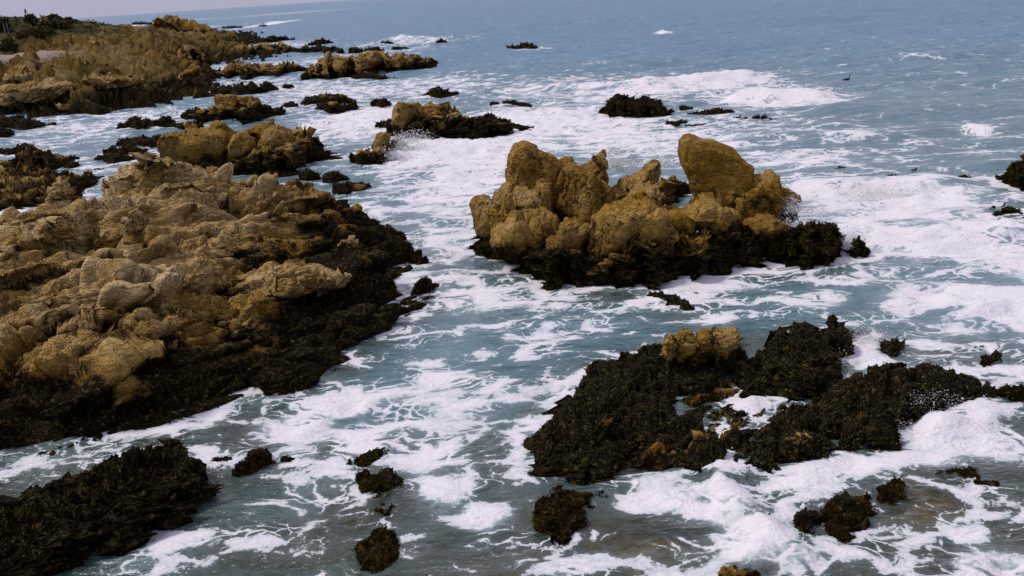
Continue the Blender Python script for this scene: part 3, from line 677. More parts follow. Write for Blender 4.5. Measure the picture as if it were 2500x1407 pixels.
# ------------------------------------------------------------------ smaller rocks
def sk(label, base, crest, aspect=0.45, weed=9.0, tone=0.3, tn=0.5, name='rock', cat='rock', group=None, size=None, amp=None, extra=(), single=False, ts=None, mus=0, soft=0.4):
    b = np.array(base, float); Y = YB(b[:, 0].mean(), b[:, 1].mean())
    c = np.array(crest, float); wpx = b[:, 0].max() - b[:, 0].min(); hpx = max(4, b[:, 1].mean() - c[:, 1].min())
    sc_m = wpx / FPX * Y
    size = size or max(0.25, min(1.2, sc_m * 0.16)); amp = amp or size * 0.16
    R = Rock(name, label, cat, group)
    ntu = 0 if single else int(min(4500, wpx * hpx * 0.26 * tn + 60))
    R.add('rock_mass', loaf(base, crest, aspect, seed=len(label)), size=size, amp=amp, weed=weed, tone=tone, tuft=ntu, tsize=ts or max(0.032, 0.0015 * Y), az=20 + len(label) * 7 % 60, soft=soft, mus=mus)
    for nm, o, dY, d, t_, wd in extra:
        R.add(nm, blob(o, Y + dY, d, e=0.45, cuts=9), size=size * .8, amp=size * 0.06, weed=wd, tone=t_, az=15, dip=10, elong=(.6, .9, 1.4), soft=soft, planar=.8, tilt=.16, out=.3, crk=2.4)
    R.done(); return R

# mid-distance rocks, left of centre
sk('big two-humped tan rock behind the headland, black weed along its right side', [(396, 404), (480, 432), (600, 428), (700, 426), (728, 410), (775, 388), (835, 391)],
   [(396, 395), (500, 385), (600, 372), (700, 340), (738, 311), (768, 318), (775, 345), (800, 374), (835, 389)], .5, weed=.9, tn=.5, name='rock_outcrop', cat='rock outcrop', extra=[
   ('boulder', [(391, 352), (400, 325), (425, 316), (445, 312), (500, 320), (545, 325), (555, 380), (530, 400), (470, 405), (420, 405), (395, 385)], 1.0, 3.0, .25, .5),
   ('boulder', [(452, 322), (458, 300), (470, 296), (484, 310), (486, 330), (460, 335)], 1.6, 1.2, .25, .5),
   ('boulder', [(486, 335), (495, 305), (515, 296), (530, 304), (548, 304), (572, 325), (572, 350), (545, 372), (500, 370)], 1.8, 2.4, .25, .5),
   ('boulder', [(545, 385), (552, 350), (575, 325), (600, 322), (625, 345), (630, 390), (600, 408), (560, 408)], .6, 2.4, .25, .6),
   ('boulder', [(595, 345), (605, 315), (640, 300), (668, 291), (678, 306), (672, 335), (640, 352)], 1.4, 2.2, .2, .5),
   ('boulder', [(635, 355), (655, 315), (690, 308), (720, 325), (735, 360), (715, 392), (660, 400)], .8, 2.6, .3, .9)])
sk('long rock in white water, golden hump at left, dark ridge tailing right', [(948, 333), (1000, 341), (1100, 344), (1180, 340), (1250, 331), (1298, 322)],
   [(948, 310), (1000, 275), (1060, 254), (1110, 262), (1160, 282), (1200, 270), (1240, 286), (1275, 308), (1298, 321)], .5, weed=1.3, tn=.7, name='rock_outcrop', cat='rock outcrop', extra=[
   ('boulder', [(956, 305), (953, 270), (966, 250), (990, 239), (1020, 238), (1030, 252), (1022, 290), (1002, 315), (970, 322)], 1.4, 2.6, .3, .6),
   ('boulder', [(1002, 305), (1020, 266), (1050, 247), (1076, 248), (1094, 264), (1085, 300), (1040, 322)], 1.6, 2.6, .3, .8),
   ('slab', [(1055, 312), (1080, 286), (1112, 274), (1150, 281), (1165, 302), (1120, 322), (1080, 325)], .5, 1.6, .7, .5)])
sk('small weedy rock just off the left end of the golden-humped rock', [(914, 309), (935, 314), (960, 313)], [(914, 306), (930, 297), (945, 290), (960, 292)], .5, tn=.7)
sk('leaning tan rock with a dark weedy foot, spray breaking at its right', [(858, 402), (900, 407), (935, 400), (955, 385), (972, 366), (995, 362)], [(858, 385), (880, 365), (910, 360), (950, 345), (975, 330), (995, 348)], .6, weed=.8, tn=.8, extra=[
   ('block', [(906, 368), (915, 335), (925, 324), (945, 326), (952, 345), (940, 372), (920, 382)], .6, 1.0, .3, .3)])
sk('tan-topped square rock with a low dark arm on its left, across the channel', [(459, 285), (500, 300), (560, 302), (640, 298), (697, 273)], [(459, 272), (480, 264), (520, 262), (560, 240), (620, 245), (650, 258), (697, 271)], .5, weed=1.0, tn=.8, name='rock_outcrop', cat='rock outcrop', extra=[
   ('block', [(524, 268), (525, 238), (545, 233), (590, 232), (615, 230), (628, 245), (635, 268), (580, 280)], 1.3, 2.6, .3, .5)])
sk('flat black weedy skerry in the left channel, nearest the far shore', [(284, 314), (340, 317), (400, 312), (437, 300)], [(284, 312), (310, 296), (348, 281), (365, 292), (410, 285), (437, 296)], .25)
sk('low dark rock touching the left edge of the two-humped tan rock', [(405, 310), (440, 313), (500, 312)], [(405, 304), (440, 297), (500, 298)], .3)
sk('long black skerry directly left of the two-humped tan rock', [(283, 352), (340, 357), (400, 354)], [(283, 350), (310, 338), (370, 330), (400, 328)], .25)
sk('oval black skerry in the left channel, middle one of a row of three', [(249, 372), (300, 376), (360, 368)], [(249, 368), (265, 357), (320, 355), (360, 364)], .25)
sk('flat black skerry nearest the headland ridge in the left channel', [(228, 394), (280, 402), (339, 392)], [(228, 388), (245, 378), (310, 375), (339, 386)], .25)
sk('tiny round weedy rock in the left channel behind the headland', [(230, 419), (258, 419)], [(230, 416), (244, 409), (258, 415)], .35)
sk('small domed black rock at the tip of the weedy reef on the left', [(148, 406), (170, 411), (199, 405)], [(148, 402), (172, 390), (199, 402)], .4)
sk('black weedy ledge at the left edge of the picture, beside the channel', [(-40, 372), (40, 376), (95, 366)], [(-40, 350), (20, 362), (70, 351), (95, 362)], .2)
sk('ragged black reef with pale stones reaching into the left channel', [(-60, 440), (60, 425), (130, 412), (190, 390)], [(-60, 395), (28, 385), (60, 370), (120, 368), (150, 380), (190, 386)], .10, weed=.55, soft=.6)
sk('wide dark weed reef close behind the headland crest', [(-80, 520), (60, 510), (150, 500), (262, 440)], [(-80, 420), (40, 405), (130, 410), (180, 422), (262, 434)], .07, weed=.5, soft=.6, tn=.4)
sk('small weedy hump at the left edge below the far shore', [(-30, 338), (36, 326)], [(-30, 308), (10, 308), (36, 322)], .2)
sk('dark weed-covered point running out from the far shore into the channel', [(-30, 312), (60, 312), (137, 302)], [(-30, 280), (40, 284), (80, 292), (137, 300)], .12)
# little rocks between the headland and the outcrop
sk('small round weedy rock, left one of a trio near the headland', [(729, 441), (760, 445), (787, 440)], [(729, 432), (742, 412), (765, 414), (787, 432)], .4)
sk('small jagged weedy rock, middle one of a trio near the headland', [(787, 446), (820, 448), (855, 440)], [(787, 424), (812, 414), (840, 422), (855, 434)], .4)
sk('flat weedy rock, nearest and largest of a trio near the headland', [(810, 479), (850, 476), (907, 456)], [(810, 464), (820, 446), (870, 440), (907, 452)], .3, tone=.6, weed=.6)
# skerries across the middle
sk('broad low mound of weedy rock left of the small domed one, further back', [(729, 254), (790, 257), (858, 252)], [(729, 252), (765, 236), (800, 225), (840, 230), (858, 246)], .25, weed=.7)
sk('dark block-ended rock in white water, front one of the pair left of centre', [(767, 272), (810, 277), (876, 266)], [(767, 270), (785, 252), (815, 246), (845, 256), (870, 244), (876, 262)], .35, weed=.8)
sk('thin sliver of rock left of the broad low mound', [(690, 258), (729, 256)], [(690, 254), (715, 247), (729, 254)], .25, single=True)
sk('small domed dark rock alone in white water above the golden-humped rock', [(904, 260), (930, 262), (957, 258)], [(904, 252), (918, 241), (938, 237), (957, 250)], .5)
sk('dark knobbed rock with a thin tail, alone in the surf', [(1031, 231), (1075, 234), (1124, 228)], [(1031, 229), (1052, 222), (1065, 209), (1080, 212), (1095, 224), (1124, 226)], .4)
sk('tiny brown rock left of the awash weed strip', [(1194, 254), (1219, 255)], [(1194, 251), (1205, 246), (1219, 251)], .4, single=True)
sk('flat strip of awash weed on rock above the golden-humped rock', [(1226, 252), (1270, 255), (1298, 258)], [(1226, 247), (1255, 245), (1298, 254)], .15)
sk('large rounded black rock in front of the breaking wave', [(1464, 277), (1500, 281), (1560, 284), (1620, 288), (1641, 283)], [(1464, 272), (1485, 245), (1510, 230), (1560, 232), (1600, 240), (1630, 263), (1641, 280)], .45, tn=.8)
sk('flat black weedy rock with a low hump right of the large rounded black one', [(1681, 282), (1730, 286), (1792, 274)], [(1681, 278), (1720, 268), (1750, 264), (1792, 272)], .3)
sk('half-awash brown rock just under the breaking wave', [(1658, 265), (1690, 268)], [(1658, 258), (1672, 256), (1690, 264)], .3, weed=.3)
sk('low ragged black rock trailing right, right-hand one of those under the wave', [(1786, 294), (1830, 297), (1892, 294)], [(1786, 292), (1808, 282), (1835, 286), (1892, 292)], .25)
sk('thin kelp-covered rock barely above water in front of the rounded black one', [(1619, 302), (1650, 304), (1680, 299)], [(1619, 299), (1655, 292), (1680, 297)], .2)
sk('dark rock entering at the right edge of the picture', [(2444, 452), (2480, 460), (2600, 462)], [(2444, 424), (2465, 410), (2490, 385), (2520, 340), (2600, 320)], .8, weed=1.6, tn=.8)
sk('small black rock breaking the foam left of the right-edge rock', [(2310, 443), (2345, 444), (2378, 440)], [(2310, 440), (2335, 432), (2362, 431), (2378, 437)], .3)
sk('speck of brown rock awash in the churned water right of the outcrop', [(2162, 430), (2190, 432)], [(2162, 427), (2176, 424), (2190, 429)], .25, single=True)
sk('little brown rock beside the pyramid-shaped one at right', [(2404, 515), (2431, 514)], [(2404, 511), (2420, 502), (2431, 508)], .4, single=True)
PYR = sk('pyramid-shaped dark rock with a bird on top, near the right edge', [(2418, 532), (2450, 528), (2485, 522), (2510, 540)], [(2418, 528), (2440, 512), (2462, 499), (2478, 510), (2510, 536)], .6, weed=.6)
# beside the outcrop
sk('knobbly weed-coated rock at the right foot of the big outcrop', [(1845, 632), (1900, 648), (2000, 652), (2050, 640), (2068, 612)], [(1845, 608), (1880, 570), (1930, 548), (1965, 530), (1990, 534), (2035, 540), (2058, 575), (2068, 605)], .6, weed=1.1, tn=.8, name='rock_outcrop', cat='rock outcrop')
sk('small black pinnacle in the spray right of the knobbly weed-coated rock', [(2070, 630), (2095, 636), (2124, 628)], [(2070, 600), (2090, 575), (2103, 571), (2124, 622)], .9)
sk('small tilted pink-brown slab in the water in front of the outcrop', [(1588, 722), (1620, 742), (1660, 758), (1700, 757)], [(1588, 718), (1610, 711), (1650, 720), (1685, 738), (1700, 752)], .22, weed=.12, tone=.4, soft=.2, tn=.2)
print('skerries', time.time() - T0, TRI)

# ------------------------------------------------------------------ the mussel reef, right foreground
def build_reef():
    R = Rock('mussel_reef', 'broad low reef black with mussels in the right foreground, tan stumps behind', 'reef')
    k = dict(size=0.55, amp=0.10, weed=1.25, soft=0.5, tone=.25, tsize=0.03, msize=0.032, thr=.5, top=.4)
    R.add('reef_lobe', loaf([(1300, 1142), (1400, 1165), (1450, 1180), (1500, 1118), (1600, 1140), (1700, 1140), (1748, 1118)], [(1300, 1090), (1312, 1050), (1350, 1000), (1400, 955), (1500, 930), (1600, 950), (1660, 1000), (1700, 1050), (1748, 1085)], 0.15), tuft=500, mus=5200, **k)
    R.add('reef_lobe', loaf([(1395, 1000), (1500, 1020), (1640, 990), (1740, 968), (1835, 885)], [(1395, 965), (1440, 913), (1500, 868), (1560, 848), (1610, 838), (1700, 830), (1800, 828), (1835, 855)], 0.14), tuft=300, mus=4800, **k)
    R.add('reef_lobe', loaf([(1785, 945), (1850, 972), (1990, 962), (2045, 930), (2088, 870)], [(1785, 925), (1830, 860), (1870, 828), (1920, 796), (1990, 800), (2060, 792), (2085, 830), (2088, 850)], 0.20), tuft=300, mus=4500, **k)
    R.add('reef_lobe', loaf([(1985, 1005), (2060, 1050), (2160, 1090), (2240, 1050), (2330, 1002), (2425, 958)], [(1985, 978), (2080, 918), (2150, 888), (2210, 880), (2290, 880), (2335, 905), (2425, 945)], 0.17), tuft=300, mus=4800, **k)
    R.add('reef_lobe', loaf([(1825, 1150), (1880, 1150), (1940, 1120), (2050, 1108), (2180, 1102), (2215, 1085)], [(1825, 1070), (1870, 1010), (1930, 992), (2000, 992), (2100, 1010), (2215, 1060)], 0.16), tuft=400, mus=4500, **dict(k, weed=.62))
    R.add('reef_lobe', loaf([(1735, 1050), (1790, 1062), (1870, 1020)], [(1735, 1018), (1790, 1005), (1850, 1000), (1870, 1010)], .2), tuft=700, mus=1300, **dict(k, weed=.3))
    R.add('reef_lobe', loaf([(1640, 1145), (1700, 1165), (1750, 1140)], [(1640, 1110), (1690, 1075), (1735, 1080), (1750, 1110)], .3), tuft=700, mus=500, **dict(k, weed=.4))
    R.add('wet_shelf', loaf([(1480, 1150), (1600, 1168), (1760, 1158), (1850, 1165)], [(1480, 1100), (1640, 1000), (1760, 990), (1850, 1050)], .035), tuft=0, **dict(k, weed=.24, soft=.22, tone=.0, amp=.06, top=0))
    R.add('wet_shelf', loaf([(1600, 1000), (1740, 1020), (1900, 1010), (2030, 1000)], [(1600, 960), (1740, 930), (1860, 930), (2030, 960)], .03), tuft=0, **dict(k, weed=.24, soft=.22, tone=.0, amp=.06, top=0))
    for o, Y in [([(1611, 860), (1614, 826), (1632, 810), (1646, 826), (1648, 868), (1630, 880)], 0), ([(1640, 868), (1650, 824), (1668, 806), (1690, 812), (1700, 850), (1690, 882), (1655, 884)], .1),
                 ([(1688, 870), (1696, 820), (1716, 804), (1738, 812), (1742, 860), (1720, 885)], .1), ([(1733, 860), (1738, 808), (1752, 797), (1772, 806), (1792, 806), (1798, 838), (1770, 872)], .3)]:
        R.add('stump', blob(o, YB(1700, 935) + Y, 0.75, e=.66), size=.4, amp=.06, weed=.2, tone=.25, az=80, dip=80, elong=(.6, .6, 1.8), planar=.4, tilt=.15, plabel=None)
    R.done(); return R
REEF = build_reef()
sk('small speckled rock in splashing water beyond the mussel reef', [(2144, 868), (2175, 876), (2206, 860)], [(2144, 838), (2160, 824), (2190, 824), (2206, 842)], .5, mus=300)
sk('smooth brown hump nearly awash beyond the reef, upper of two at right', [(2350, 858), (2402, 858)], [(2350, 850), (2375, 842), (2402, 853)], .2, weed=.25)
sk('smooth dark hump beyond the reef, lower of two at right', [(2388, 892), (2425, 895), (2456, 888)], [(2388, 884), (2405, 864), (2435, 862), (2456, 880)], .35)
sk('dark weedy rock cut by the right edge, beside the reef', [(2432, 978), (2470, 985), (2560, 985)], [(2432, 965), (2448, 935), (2462, 930), (2490, 945), (2560, 940)], .5)
# foreground
sk('long black weed-matted ledge in the bottom left corner with a bare ochre patch', [(-150, 1420), (0, 1412), (150, 1385), (300, 1325), (420, 1265), (490, 1215), (497, 1190)],
   [(-150, 1300), (0, 1250), (100, 1210), (200, 1158), (300, 1110), (400, 1083), (470, 1085), (492, 1110), (497, 1160)], .30, weed=1.02, tone=.2, tn=.32, name='rock_ledge', cat='rock ledge', soft=.28, size=.5, amp=.12)
sk('small wedge-shaped weedy rock right of the bottom left ledge', [(566, 1162), (600, 1160), (650, 1140), (672, 1122)], [(566, 1155), (590, 1125), (630, 1095), (660, 1087), (672, 1108)], .4, tn=.4)
sk('tuft-like tiny weedy rock between the ledge and the wedge-shaped rock', [(520, 1134), (562, 1133)], [(520, 1125), (540, 1110), (562, 1124)], .35, tn=.6)
sk('tiny weedy nub right of the wedge-shaped rock', [(688, 1124), (722, 1122)], [(688, 1116), (705, 1110), (722, 1117)], .35, tn=.6)
sk('ragged scrap of weed on rock just awash above the foreground weed clumps', [(850, 1138), (900, 1136), (950, 1108)], [(850, 1132), (890, 1112), (930, 1093), (950, 1100)], .18, tn=.6, weed=.3)
sk('round weed clump, uppermost of three in the bottom centre', [(870, 1192), (920, 1208), (988, 1182)], [(870, 1170), (895, 1150), (915, 1154), (935, 1138), (970, 1152), (988, 1176)], .11, tn=.5)
sk('narrow weed clump, middle one of three in the bottom centre', [(903, 1250), (935, 1260), (972, 1240)], [(903, 1240), (918, 1212), (935, 1222), (952, 1203), (972, 1230)], .11, tn=.5)
sk('heavy dark weed clump, lowest of three in the bottom centre', [(868, 1375), (920, 1402), (985, 1360)], [(868, 1350), (888, 1315), (910, 1322), (922, 1285), (950, 1272), (975, 1305), (985, 1340)], .11, tn=.5)
sk('bushy weed-covered rock below the left end of the mussel reef', [(1302, 1285), (1350, 1318), (1400, 1300), (1445, 1240)], [(1302, 1255), (1325, 1210), (1345, 1215), (1365, 1175), (1395, 1188), (1430, 1205), (1445, 1228)], .11, tn=.5)
sk('small weedy stone at the right of the bushy weed-covered rock', [(1458, 1220), (1496, 1222)], [(1458, 1210), (1478, 1198), (1496, 1212)], .4, tn=.5)
sk('small mossy rock in the foam under the mussel reef', [(1762, 1180), (1795, 1186), (1828, 1178)], [(1762, 1168), (1785, 1156), (1815, 1158), (1828, 1168)], .3, tn=.5)
sk('little dark rock in the white surge at the bottom right', [(1845, 1285), (1870, 1292), (1892, 1280)], [(1845, 1268), (1862, 1250), (1880, 1253), (1892, 1268)], .4, tn=.5)
sk('dark upright weedy rock left of the forked one at bottom right', [(1930, 1285), (1960, 1310), (2006, 1268)], [(1930, 1270), (1950, 1245), (1980, 1236), (2006, 1252)], .4, tn=.5)
sk('forked brown weedy rock at bottom right, the largest there', [(2008, 1300), (2050, 1322), (2100, 1300), (2138, 1232)], [(2008, 1255), (2030, 1212), (2065, 1190), (2090, 1215), (2118, 1190), (2138, 1214)], .11, tn=.5, weed=.7)
sk('squat brown rock right of the forked one', [(2134, 1225), (2170, 1240), (2212, 1215)], [(2134, 1200), (2160, 1168), (2190, 1160), (2212, 1180)], .4, tn=.5, weed=.7)
sk('low weedy rock at the far end of the bottom right chain', [(2285, 1170), (2350, 1172), (2440, 1190)], [(2285, 1158), (2320, 1140), (2350, 1146), (2400, 1166), (2440, 1180)], .2, tn=.5, weed=.3)
sk('submerged brown hump showing at the bottom edge', [(1740, 1402), (1800, 1406), (1860, 1402)], [(1740, 1396), (1800, 1380), (1860, 1394)], .15, tn=.3, weed=.2, tone=.1)
print('foreground', time.time() - T0, TRI)

# ------------------------------------------------------------------ far skerries
far = [
 ('ridge of tan boulders, longest of the far reefs, its dark end pointing right', [(732, 196), (790, 192), (860, 188), (940, 176), (1030, 168), (1074, 157)], [(732, 192), (760, 160), (800, 140), (870, 136), (910, 124), (960, 134), (1000, 126), (1040, 138), (1074, 154)], .4, .7,
  [('boulder', [(780, 165), (784, 145), (810, 138), (850, 142), (862, 160), (830, 172)], 3, 5, .4, 0), ('boulder', [(880, 160), (885, 140), (900, 126), (925, 123), (938, 140), (935, 168), (900, 172)], 3, 5, .4, 0), ('boulder', [(935, 168), (940, 140), (965, 131), (990, 135), (1000, 162)], 3, 4, .3, 0)]),
 ('low weedy tongue of rock in front of the tan boulder ridge', [(858, 193), (920, 196), (974, 192)], [(858, 188), (895, 173), (930, 182), (974, 190)], .2, .8, []),
 ('black weed reef with pale boulders left of the tan boulder ridge', [(528, 190), (600, 192), (680, 186), (757, 176)], [(528, 178), (560, 160), (610, 150), (660, 158), (720, 152), (757, 168)], .2, .8, [('boulder', [(634, 172), (640, 158), (656, 155), (668, 166), (655, 176)], 3, 3, .5, 0)]),
 ('hump-backed brown reef with a fluted face, far left of centre', [(530, 136), (600, 138), (660, 132), (722, 126)], [(530, 126), (570, 108), (620, 112), (655, 101), (700, 104), (722, 120)], .4, .8, []),
 ('thin dark reef between the hump-backed one and the open sea', [(716, 130), (780, 131), (840, 127)], [(716, 122), (760, 113), (800, 112), (840, 120)], .3, 2, []),
 ('small dark rock, first past the end of the thin dark reef', [(850, 129), (888, 127)], [(850, 124), (866, 113), (888, 123)], .4, 2, []),
 ('low black rock, second past the end of the thin dark reef', [(888, 125), (940, 124)], [(888, 121), (912, 114), (940, 121)], .3, 2, []),
 ('small black rock, last past the end of the thin dark reef', [(957, 122), (1000, 122)], [(957, 118), (980, 113), (1000, 119)], .3, 2, []),
 ('jagged little skerry standing off the far reefs', [(751, 111), (816, 108)], [(751, 107), (775, 98), (790, 92), (816, 104)], .4, 2, []),
 ('flat dark rock among the far breakers', [(928, 107), (963, 107)], [(928, 105), (945, 101), (963, 105)], .3, 2, []),
 ('pointed dark rock in the far breakers', [(1064, 105), (1090, 106)], [(1064, 102), (1078, 94), (1090, 101)], .6, 2, []),
 ('lone two-humped skerry far out in open water at top centre', [(1238, 118), (1314, 119)], [(1238, 113), (1265, 109), (1285, 105), (1300, 107), (1314, 115)], .35, 2, []),
 ('large pointed brown rock at the end of the far shore', [(384, 160), (440, 166), (515, 160)], [(384, 150), (430, 130), (450, 106), (480, 110), (500, 125), (515, 152)], .5, 1.0, []),
 ('tan-topped rock joined to the shore by a weed flat', [(420, 196), (470, 200), (530, 186)], [(420, 190), (445, 168), (465, 158), (490, 165), (530, 180)], .4, 1.0, []),
 ('weedy rocks strung along the foot of the far shore', [(520, 232), (600, 232), (680, 218)], [(520, 222), (570, 208), (640, 204), (680, 212)], .2, 2, []),
 ('short black skerry below the weedy shore rocks', [(690, 214), (720, 212)], [(690, 211), (705, 205), (720, 209)], .3, 2, []),
 ('triangular far rock standing off the headland tip', [(572, 92), (622, 90)], [(572, 88), (585, 82), (598, 74), (622, 87)], .5, 2, []),
 ('long low dark reef beyond the triangular far rock', [(588, 106), (660, 106), (722, 98)], [(588, 103), (640, 93), (665, 85), (700, 92), (722, 96)], .25, 2, []),
 ('flat far rock near the horizon left of the white breaker', [(542, 70), (592, 69)], [(542, 67), (565, 64), (592, 66)], .3, 2, []),
 ('dark rock under the white breaker near the horizon', [(632, 65), (653, 65)], [(632, 64), (645, 60), (653, 63)], .4, 2, []),
 ('faint far skerry left of the big square knoll', [(322, 61), (375, 61)], [(322, 57), (338, 53), (375, 58)], .25, 2, []),
]
for lb, b, c, asp, wd, ex in far:
    sk(lb, b, c, asp, weed=wd, tn=.25, extra=ex, tone=.35)
for lb, o, Y, d, tn_ in [('big square-topped knoll of rock at the tip of the far headland', [(385, 78), (388, 44), (402, 38), (430, 37), (455, 40), (462, 52), (480, 58), (508, 72), (500, 88), (420, 90)], 262, 20, .25),
                         ('grey rounded boulder beside the dark bush on the headland top', [(100, 55), (102, 45), (108, 42), (115, 46), (117, 55), (108, 58)], 143, 2.0, .6),
                         ('isolated tan block standing in black weed on the far shore', [(147, 272), (148, 254), (156, 252), (166, 254), (163, 268), (154, 276)], 87.2, 0.9, .5),
                         ('stack of rounded tan boulders with dark creases on the left shore', [(15, 192), (20, 176), (36, 162), (62, 163), (80, 180), (82, 200), (45, 208)], 96, 4, .7),
                         ('pale knobbly boulder pile at the far left of the shore', [(-20, 250), (0, 215), (50, 203), (110, 196), (180, 200), (205, 218), (195, 232), (120, 248), (40, 262)], 91.5, 4, .6),
                         ('fluted tan ledge along the shore above the black weed', [(190, 206), (200, 190), (260, 184), (330, 182), (345, 195), (330, 212), (240, 216)], 94, 4, .6),
                         ('smooth tan boulder on the weed flat beside the channel', [(432, 202), (440, 180), (455, 160), (470, 158), (490, 166), (488, 185), (460, 200)], 104, 4, .3),
                         ('long grey slab sloping down across the shore at left', [(75, 168), (80, 142), (130, 150), (180, 172), (200, 190), (160, 192), (100, 180)], 102, 4, .7),
                         ('upturned grey rib of rock on the middle of the far shore', [(205, 118), (225, 95), (240, 92), (262, 104), (280, 116), (250, 124)], 128, 4, .6)]:
    Rk = Rock('boulder' if d < 6 else 'rock_knoll', lb, 'boulder' if d < 6 else 'rock')
    Rk.add('m', blob(o, Y, d, e=.66), size=max(.5, Y * .012), amp=max(.06, Y * .0030), weed=.5, tone=tn_, az=-24, dip=30, elong=(1.8, .7, .8), planar=.8, tilt=.2, out=.3); Rk.done()
print('far', time.time() - T0, TRI)
# ------------------------------------------------------------------ sea
def lines(segs):
    o = [np.array([segs[0][0]])]
    for a, b, s0, s1 in segs:
        n = max(2, int(math.log(s1 / s0) / ((s1 - s0) / (b - a))) if abs(s1 - s0) > 1e-9 else int((b - a) / s0))
        t = np.linspace(0, 1, n + 1)[1:]
        o.append(a + (b - a) * ((s1 / s0)**t - 1) / (s1 / s0 - 1) if abs(s1 - s0) > 1e-9 else a + (b - a) * t)
    return np.concatenate(o)
# foam: (px, py, half width px, half height px, amount); turned into ellipses on the water
FOAMS = [(1150, 375, 240, 50, .95), (1330, 310, 260, 55, .95), (1100, 340, 200, 40, .9), (1480, 330, 200, 60, .8), (880, 300, 160, 45, .85), (1000, 395, 130, 40, .85), (700, 330, 90, 30, .55), (800, 235, 160, 35, .7),
         (1000, 215, 220, 25, .62), (1130, 440, 130, 55, .92), (1080, 500, 140, 60, .75), (980, 470, 120, 40, .65), (900, 520, 60, 50, .6), (1120, 590, 110, 60, .78), (1120, 680, 90, 50, .55), (1200, 740, 150, 45, .72), (1330, 720, 100, 30, .5), (1420, 800, 150, 30, .62), (1300, 830, 130, 40, .5),
         (1100, 870, 140, 40, .55), (1020, 960, 200, 50, .70), (830, 985, 120, 36, .88), (720, 1040, 110, 45, .92), (900, 1050, 130, 40, .66), (1100, 1020, 130, 60, .62), (1050, 1130, 110, 60, .70), (1090, 1200, 80, 60, .85), (1180, 1265, 80, 35, .9), (1150, 950, 130, 50, .5), (1260, 970, 80, 30, .6), (640, 1130, 150, 60, .5), (760, 1200, 120, 60, .55), (620, 1290, 160, 60, .42), (420, 1330, 120, 40, .62), (330, 1370, 100, 40, .68), (700, 1330, 120, 70, .5), (850, 1150, 100, 50, .45),
         (1560, 225, 250, 25, .78), (1300, 225, 140, 25, .62), (1900, 238, 140, 30, 1.0), (1740, 205, 160, 18, .9), (1700, 300, 250, 35, .62), (1650, 350, 220, 60, .70), (1900, 320, 200, 40, .5), (1850, 400, 200, 45, .6), (1990, 390, 140, 30, .72), (2100, 330, 160, 25, .5), (2180, 500, 260, 70, .88), (2020, 480, 100, 60, .8), (2250, 590, 220, 45, 1.0), (2100, 560, 80, 50, .95), (2400, 560, 140, 60, .85), (2470, 640, 120, 60, .85), (2330, 720, 200, 40, .86), (2460, 760, 120, 60, .88), (2150, 690, 160, 25, .55), (2350, 800, 160, 35, .66), (2000, 680, 140, 30, .5), (1970, 740, 120, 20, .68), (1760, 770, 80, 25, .6), (2150, 900, 70, 45, .95), (2110, 860, 50, 40, .9), (2050, 930, 40, 25, .9), (2300, 840, 120, 30, .5),
         (2300, 1050, 150, 55, .95), (2380, 1000, 90, 50, .8), (2250, 1120, 130, 30, .9), (2050, 1140, 160, 25, .92), (1950, 1180, 100, 20, .85), (2120, 1150, 90, 40, .7), (2420, 1090, 120, 50, .8), (1750, 1130, 60, 40, .8), (1780, 1060, 30, 50, .8), (1720, 970, 60, 30, .7), (1850, 985, 130, 18, .85), (1600, 1170, 130, 30, .62), (1650, 1220, 140, 50, .66), (1760, 1250, 110, 50, .85), (1850, 1330, 110, 60, .95), (1950, 1370, 80, 40, .85), (1920, 1260, 40, 30, .8), (1700, 1340, 100, 40, .55), (1480, 1360, 160, 30, .58), (1400, 1390, 120, 25, .66), (1560, 1240, 60, 30, .6), (2420, 1370, 110, 45, .9), (2360, 1300, 60, 60, .66), (2200, 1370, 110, 35, .55), (2420, 1200, 80, 50, .45), (2060, 1360, 80, 40, .6),
         (200, 305, 200, 35, .58), (350, 290, 150, 25, .62), (150, 340, 200, 40, .5), (320, 400, 150, 40, .6), (560, 215, 200, 20, .6), (560, 175, 200, 18, .65), (640, 120, 150, 14, .55), (650, 60, 28, 6, .95), (800, 148, 180, 14, .5), (1000, 103, 120, 8, .62), (940, 125, 120, 10, .45), (750, 210, 150, 20, .6), (470, 130, 60, 12, .8), (1620, 82, 18, 3, .9), (2400, 322, 50, 8, .9), (2250, 340, 60, 10, .55), (2240, 140, 60, 8, .5), (820, 150, 30, 4, .5), (1480, 160, 60, 8, .4), (700, 33, 140, 3, .42), (1350, 200, 300, 20, .45), (1300, 120, 40, 4, .55), (330, 62, 60, 5, .8), (450, 72, 50, 4, .7), (180, 1140, 160, 40, .46), (60, 1190, 120, 40, .5), (430, 1060, 120, 25, .5), (540, 1010, 90, 30, .42)]
CLEARS = [(1550, 1330, 260, 90, .9), (2300, 1240, 200, 90, 1), (700, 1340, 250, 80, .8), (1680, 1230, 160, 80, .7), (500, 1150, 220, 90, .75), (100, 1180, 200, 80, .7), (900, 1260, 120, 130, .9), (1380, 1290, 140, 90, .9), (1800, 1050, 180, 70, .8), (1520, 1150, 120, 40, .9), (2350, 900, 150, 60, .6), (2020, 1300, 120, 60, .7), (600, 1040, 130, 50, .7), (350, 1050, 200, 60, .8), (1500, 715, 150, 25, .6), (1950, 660, 150, 20, .5), (1100, 1340, 160, 70, .5), (2250, 1000, 60, 40, .4)]
